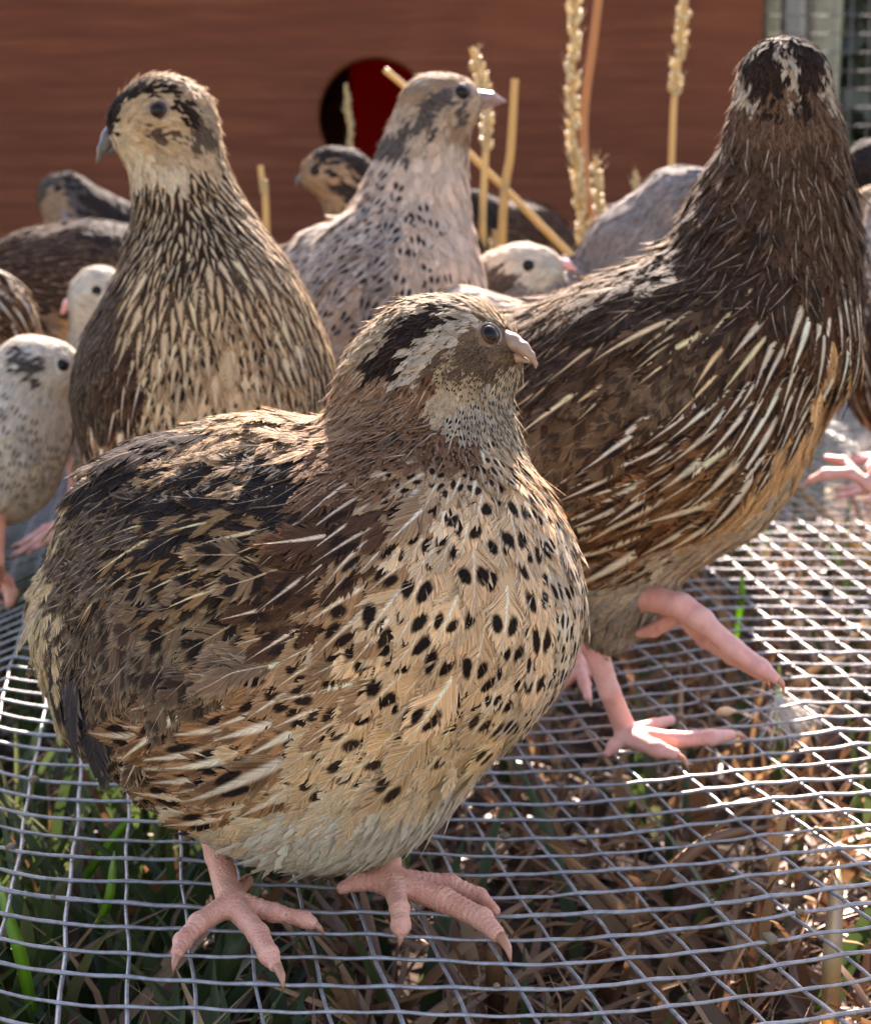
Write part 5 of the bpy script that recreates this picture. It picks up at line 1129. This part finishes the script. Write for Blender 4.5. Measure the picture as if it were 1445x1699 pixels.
# 15-17. birds cut by the right border
Y0 = 640.0
S_ = [(1490, 470, 0, 82), (1500, 570, 4, 105), (1560, 640, 14, 110), (1480, 400, -2, 45), (1475, 345, -4, 36), (1500, 640, 2, 90)]
L_ = [[4, 3, 0, 1, 2], [1, 5]]
N_ = [(1430, 430, 0, 1, 'pale_back'), (1420, 480, -.1, 1, 'pale_back'), (1430, 540, .1, 1, 'dim_brown'), (1425, 610, .3, .9, 'dk_stripe'), (1430, 660, .4, .9, 'dk_flank'), (1435, 700, .5, .8, 'belly_grey'), (1440, 380, 0, 1, 'pale_back'), (1440, 500, 0, 1, 'dim_brown')]
t, sh, base = quail('speckled brown quail with pale belly and pink feet beyond the dark tall one\'s breast', Y0, S_, L_, N_, k=45, fine=True, res=2.4)
leg(t, [[at_y(1470, 690, 640, 18), at_y(1465, 760, 634, 13), at_y(1445, 806, 632, 13)], [at_y(1445, 806, 632, 10), at_y(1410, 785, 634, 9.5), at_y(1370, 786, 636, 9), at_y(1345, 797, 637, 6)], [at_y(1440, 806, 632, 9), at_y(1400, 765, 650, 8), at_y(1372, 760, 655, 6)]],
    [[at_y(1346, 797, 637, 5), at_y(1332, 806, 637.5, 1.2)]], MSKIN2, .8, False)
leg(t, [[at_y(1500, 690, 650, 18), at_y(1455, 860, 628, 12), gp(1400, 888, 5, 12)], [gp(1400, 888, 5, 10), gp(1362, 812, 16, 9), gp(1350, 830, 6, 7)]], [[gp(1350, 830, 6, 5), gp(1346, 845, 3, 1)]], MSKIN2, .9, False) if False else None
Y0 = 780.0
S_ = [(1440, 275, 0, 45), (1480, 300, 6, 60), (1540, 360, 16, 75), (1470, 380, 4, 60)]
L_ = [[0, 1, 2], [1, 3, 2]]
N_ = [(1410, 260, .6, .6, 'dim_black'), (1430, 245, .8, .2, 'dim_black'), (1430, 300, .5, .8, 'dim_black'), (1440, 340, .4, .9, 'dim_buff')]
t, sh, base = quail('blackish quail behind the dark tall one\'s neck at the border', Y0, S_, L_, N_, k=40, fine=False, res=3)
auto_legs(t, sh, base, (-.8, -.3, 0))
Y0 = 720.0
S_ = [(1440, 350, 0, 42), (1490, 370, 6, 62), (1550, 420, 16, 75), (1480, 440, 4, 70)]
L_ = [[0, 1, 2], [1, 3, 2]]
N_ = [(1420, 320, .7, .5, 'dim_buff'), (1430, 350, .6, .7, 'dim_buff'), (1440, 310, .8, .2, 'dim_buff'), (1435, 380, .4, .9, 'pale_plain')]
t, sh, base = quail('tawny quail between the blackish and the speckled ones at the border', Y0, S_, L_, N_, k=40, fine=False, res=3)
auto_legs(t, sh, base, (-.8, -.3, 0))

# ------------------------------------------------------------------ seed stalks and small things
MSTALK = m_blade('golden_stalk', [(0, (.36, .23, .08)), (.5, (.50, .35, .14)), (1, (.58, .44, .22))], .35)
MSEED = m_blade('ripe_seed', [(0, (.46, .34, .16)), (.5, (.62, .50, .28)), (1, (.74, .64, .42))], .4)
MSTEM = m_blade('orange_stem', [(0, (.34, .15, .05)), (1, (.46, .24, .09))], .3)
def sphere_v(c, ax, L, w, k=6):
    ax = ax / np.linalg.norm(ax); a = np.cross(ax, [.3, .5, .8]); a /= np.linalg.norm(a); b = np.cross(ax, a)
    an = np.arange(k) / k * 2 * math.pi
    V = [c - ax * L / 2]
    for t_, r in ((-.25, .85), (.1, 1.0), (.35, .55)): V += list(c + ax * L * t_ + w / 2 * r * (np.cos(an)[:, None] * a + np.sin(an)[:, None] * b))
    V.append(c + ax * L * .62); V = np.array(V); n = 1 + 3 * k; j = np.arange(k); q = (j + 1) % k
    Q = np.concatenate([np.stack([1 + m * k + j, 1 + m * k + q, 1 + (m + 1) * k + q, 1 + (m + 1) * k + j], -1) for m in (0, 1)])
    Tt = np.concatenate([np.stack([np.zeros(k, int), 1 + q, 1 + j], -1), np.stack([1 + 2 * k + j, 1 + 2 * k + q, np.full(k, n)], -1)])
    return V, [Q, Tt]
def stalk(label, pts, Y, w, seed=None, sw=20, mat=None, dY=0):
    """pts from the tip down, in photo px; the foot goes on through the wire floor into the soil"""
    q = [P(x, y, Y + dY * i) for i, (x, y) in enumerate(pts)]
    d = q[-1] - q[-2]; d /= np.linalg.norm(d)
    if abs(d[0]) < .3: d = d * np.array([.25, .25, 1]) + np.array([0, 0, -.4])
    foot = q[-1] + d * ((ZG - q[-1][2]) / d[2]); q.append(foot)
    t = thing('seed_stalk', foot, label, 'stalk', 'dry seed stalks')
    s = spline(q, 40); mm = Y / F
    V, fs = tube(s, np.linspace(w * .42, w * .55, 40) * mm, 7)
    mk('stem', V, fs, mat or MSTALK, t, attrs={'rv': ('FLOAT', np.repeat(RNG.random(), len(V)))})
    if seed:
        J = Join(); rv = []
        y0, y1 = seed
        zz = s[:, 2]; za, zb = P(pts[0][0], y0, Y)[2], P(pts[0][0], y1, Y)[2]
        step = 1.55 * Y / 900; n = max(4, int((za - zb) / step))
        for i in range(n):
            z = za - (za - zb) * (i + .3) / n
            c = np.array([np.interp(-z, -zz, s[:, k]) for k in range(3)]); tp = min(1, .45 + i / 6, .6 + (n - i) / 5)
            for m in range(RNG.integers(1, 4)):
                a = RNG.uniform(0, 6.28)
                o = np.array([math.cos(a), math.sin(a) * .8, .0]) * sw * mm * .30 * tp
                ax = np.array([math.cos(a) * RNG.uniform(.2, .9), math.sin(a) * .6, 1.0])
                Vv, ff = sphere_v(c + o, ax, sw * mm * .52 * tp * RNG.uniform(.6, 1.3), sw * mm * .30 * tp * RNG.uniform(.7, 1.2))
                J.add(Vv, ff); rv += [RNG.random()] * len(Vv)
                if RNG.random() < .45:
                    e0 = c + o; Vv, ff = tube([e0, e0 + ax * sw * mm * .35, e0 + ax * sw * mm * .62 + RNG.normal(0, .25, 3)], [.10, .07, .02], 3); J.add(Vv, ff); rv += [1.0] * len(Vv)
        V, fs = J.out(); mk('seed_head', V, fs, MSEED, t, attrs={'rv': ('FLOAT', rv)})
stalk('pale thin stalk standing in front of the round hole', [(574, 138), (577, 200), (582, 262)], 1010, 7, (140, 262), 17)
stalk('greenish gold stalk slanting down behind the fawn quail\'s head', [(638, 114), (700, 168), (765, 240), (860, 335), (955, 432)], 800, 12, None)
stalk('seed stalk rising above the fawn quail\'s head with a plump tip', [(782, 78), (798, 130), (808, 190), (803, 300), (800, 425)], 770, 12, (80, 250), 27)
stalk('plain cut golden stalk beside the fawn quail\'s bill', [(854, 130), (847, 250), (832, 412)], 800, 15)
stalk('long seed spike bristling all the way up beside an orange stem', [(955, -60), (952, 60), (950, 200), (962, 330), (968, 432)], 820, 9, (-60, 430), 28)
stalk('smooth orange stem rising beside the long seed spike', [(1000, -60), (985, 60), (968, 200), (975, 330), (985, 432)], 840, 16, None, mat=MSTEM)
stalk('short thick seed spike at the foot of the orange stem', [(987, 258), (993, 340), (997, 430)], 800, 9, (260, 428), 25)
stalk('loose seed spike on a thin green stem right of the long spike', [(1141, -40), (1133, 40), (1122, 130), (1113, 290)], 860, 11, (-40, 160), 26)
stalk('small seed spike poking up beside the slate grey hump', [(1053, 284), (1056, 330), (1058, 365)], 900, 8, (286, 360), 22)
stalk('stubby seed spike low behind the white faced quail', [(817, 393), (820, 420), (822, 440)], 790, 8, (395, 440), 22)
stalk('thin brown stalk beside the streaked hen\'s neck', [(432, 274), (437, 320), (442, 370)], 820, 11)

# blades below and through the wire, some coloured bright as if sunlit
def blade(label, pts, w, mat, name='grass_blade', rv=.6, cat='grass blade'):
    q = spline(np.array(pts), 14); n = 14
    tn = np.gradient(q, axis=0); vw = q - np.array([0, 0, HC]); s = np.cross(tn, vw); s /= np.linalg.norm(s, axis=1, keepdims=True)
    nn = np.cross(s, tn); nn /= np.linalg.norm(nn, axis=1, keepdims=True)
    ww = w * np.interp(np.linspace(0, 1, n), [0, .35, .8, 1], [.75, 1, .75, .06])[:, None] / 2
    V = np.stack([q - s * ww, q + nn * ww * .35, q + s * ww, q + nn * ww * .2], 1).reshape(-1, 3)
    i = (np.arange(n - 1) * 4)[:, None]; j = np.arange(4)[None]; k = (j + 1) % 4
    Q = np.stack([i + j, i + k, i + 4 + k, i + 4 + j], -1).reshape(-1, 4)
    tag(mk(name, V, Q, mat, origin=q[0], attrs={'rv': ('FLOAT', np.full(len(V), rv))}), label, cat)
MLITGRASS = m_blade('sunlit_grass', [(0, (.16, .34, .03)), (1, (.30, .50, .05))], .55)  # green grass with sunlight put into its colour
MLITLEAF = m_blade('sunlit_dry_leaf', [(0, (.46, .30, .13)), (1, (.62, .46, .25))], .45)  # dry leaf colour brightened to look sunlit
blade('bright green grass blade leaning under the left wires', [G(62, 1720, -40), G(35, 1590, -14), G(14, 1520, -6), G(-4, 1450, -3)], 3.0, MLITGRASS)
blade('lit green grass blade with a pale tip under the hen\'s tail', [G(150, 1560, -45), G(178, 1500, -12), G(186, 1455, -5), G(190, 1412, -3)], 2.4, MLITGRASS)
blade('short brightened green shoot standing up through the wire', [G(1222, 1060, -30), G(1228, 1010, -6), G(1231, 985, 2), G(1232, 950, 9)], 3.2, MLITGRASS)
blade('dark green blade slanting below the hen\'s foot', [G(345, 1700, -40), G(385, 1590, -16), G(410, 1500, -8), G(440, 1440, -5)], 5.0, MGRASS)
blade('green blade behind the hen\'s flank below the wire', [G(110, 1500, -40), G(190, 1390, -14), G(225, 1352, -5)], 2.6, MLITGRASS, rv=.2)
blade('golden dry leaf blade coloured as if sunlit under the right wires', [G(1374, 1720, -40), G(1380, 1600, -14), G(1386, 1500, -8), G(1392, 1430, -4)], 4.2, MLITLEAF)
blade('broad orange dry leaf hanging below the hen\'s claw', [G(822, 1700, -45), G(822, 1640, -22), G(820, 1590, -12), G(818, 1560, -9)], 4.6, MSTRAW, rv=.5)
blade('bent tan straw lying across below the right wires', [G(1085, 1480, -22), G(1130, 1430, -14), G(1190, 1390, -12), G(1290, 1370, -16)], 3.6, MSTRAW, rv=.55)
blade('pale straw standing below the dark quail\'s foot', [G(1125, 1330, -40), G(1128, 1200, -14), G(1130, 1110, -5)], 2.6, MSTRAW, rv=.95)
# small things caught in the wire
MHUSK = m_simple('seed_husk', (.60, .40, .22), .6, .3, var=.3, vs_=900)
V, fs = sphere_v(G(1203, 1181, 1.6), np.array([1, .15, .05]), 6.6, 3.0, 10)
tag(mk('seed_husk', V, fs, MHUSK, origin=G(1203, 1181, 1.6)), 'tan seed husk lying on the wire below the lifted foot', 'husk')
def down_tuft(label, c, ax, L, n, col):
    c = C_(c); J = []; ax = C_(ax) / np.linalg.norm(ax)
    a = RNG.normal(0, .45, (n, 3)) + ax; a /= np.linalg.norm(a, axis=1, keepdims=True)
    l = L * RNG.uniform(.45, 1.1, n)[:, None]; s = np.cross(a, RNG.normal(size=(n, 3))); s /= np.linalg.norm(s, axis=1, keepdims=True)
    root = c + RNG.normal(0, .5, (n, 3))
    m = root + a * l * .5 + RNG.normal(0, .6, (n, 3)); e = root + a * l + RNG.normal(0, 1.2, (n, 3))
    V = np.stack([root - s * .12, root + s * .12, m + s * .16, m - s * .16, e], 1).reshape(-1, 3)
    o = (np.arange(n) * 5)[:, None]; Q = o + np.array([[0, 1, 2, 3]]); Tt = o + np.array([[3, 2, 4]])
    tag(mk('downy_feather', V, [Q, Tt], m_simple('white_down', col, .8, .2, var=.1), origin=c), label, 'feather')
down_tuft('fluffy white downy feather caught under the wire', G(1292, 1158, -1.5), (.5, -.3, -.75), 19, 170, (.70, .66, .60))
down_tuft('small pale tuft of down snagged behind the dark quail\'s breast', G(1425, 748, 2), (.6, .1, .8), 16, 70, (.68, .64, .57))
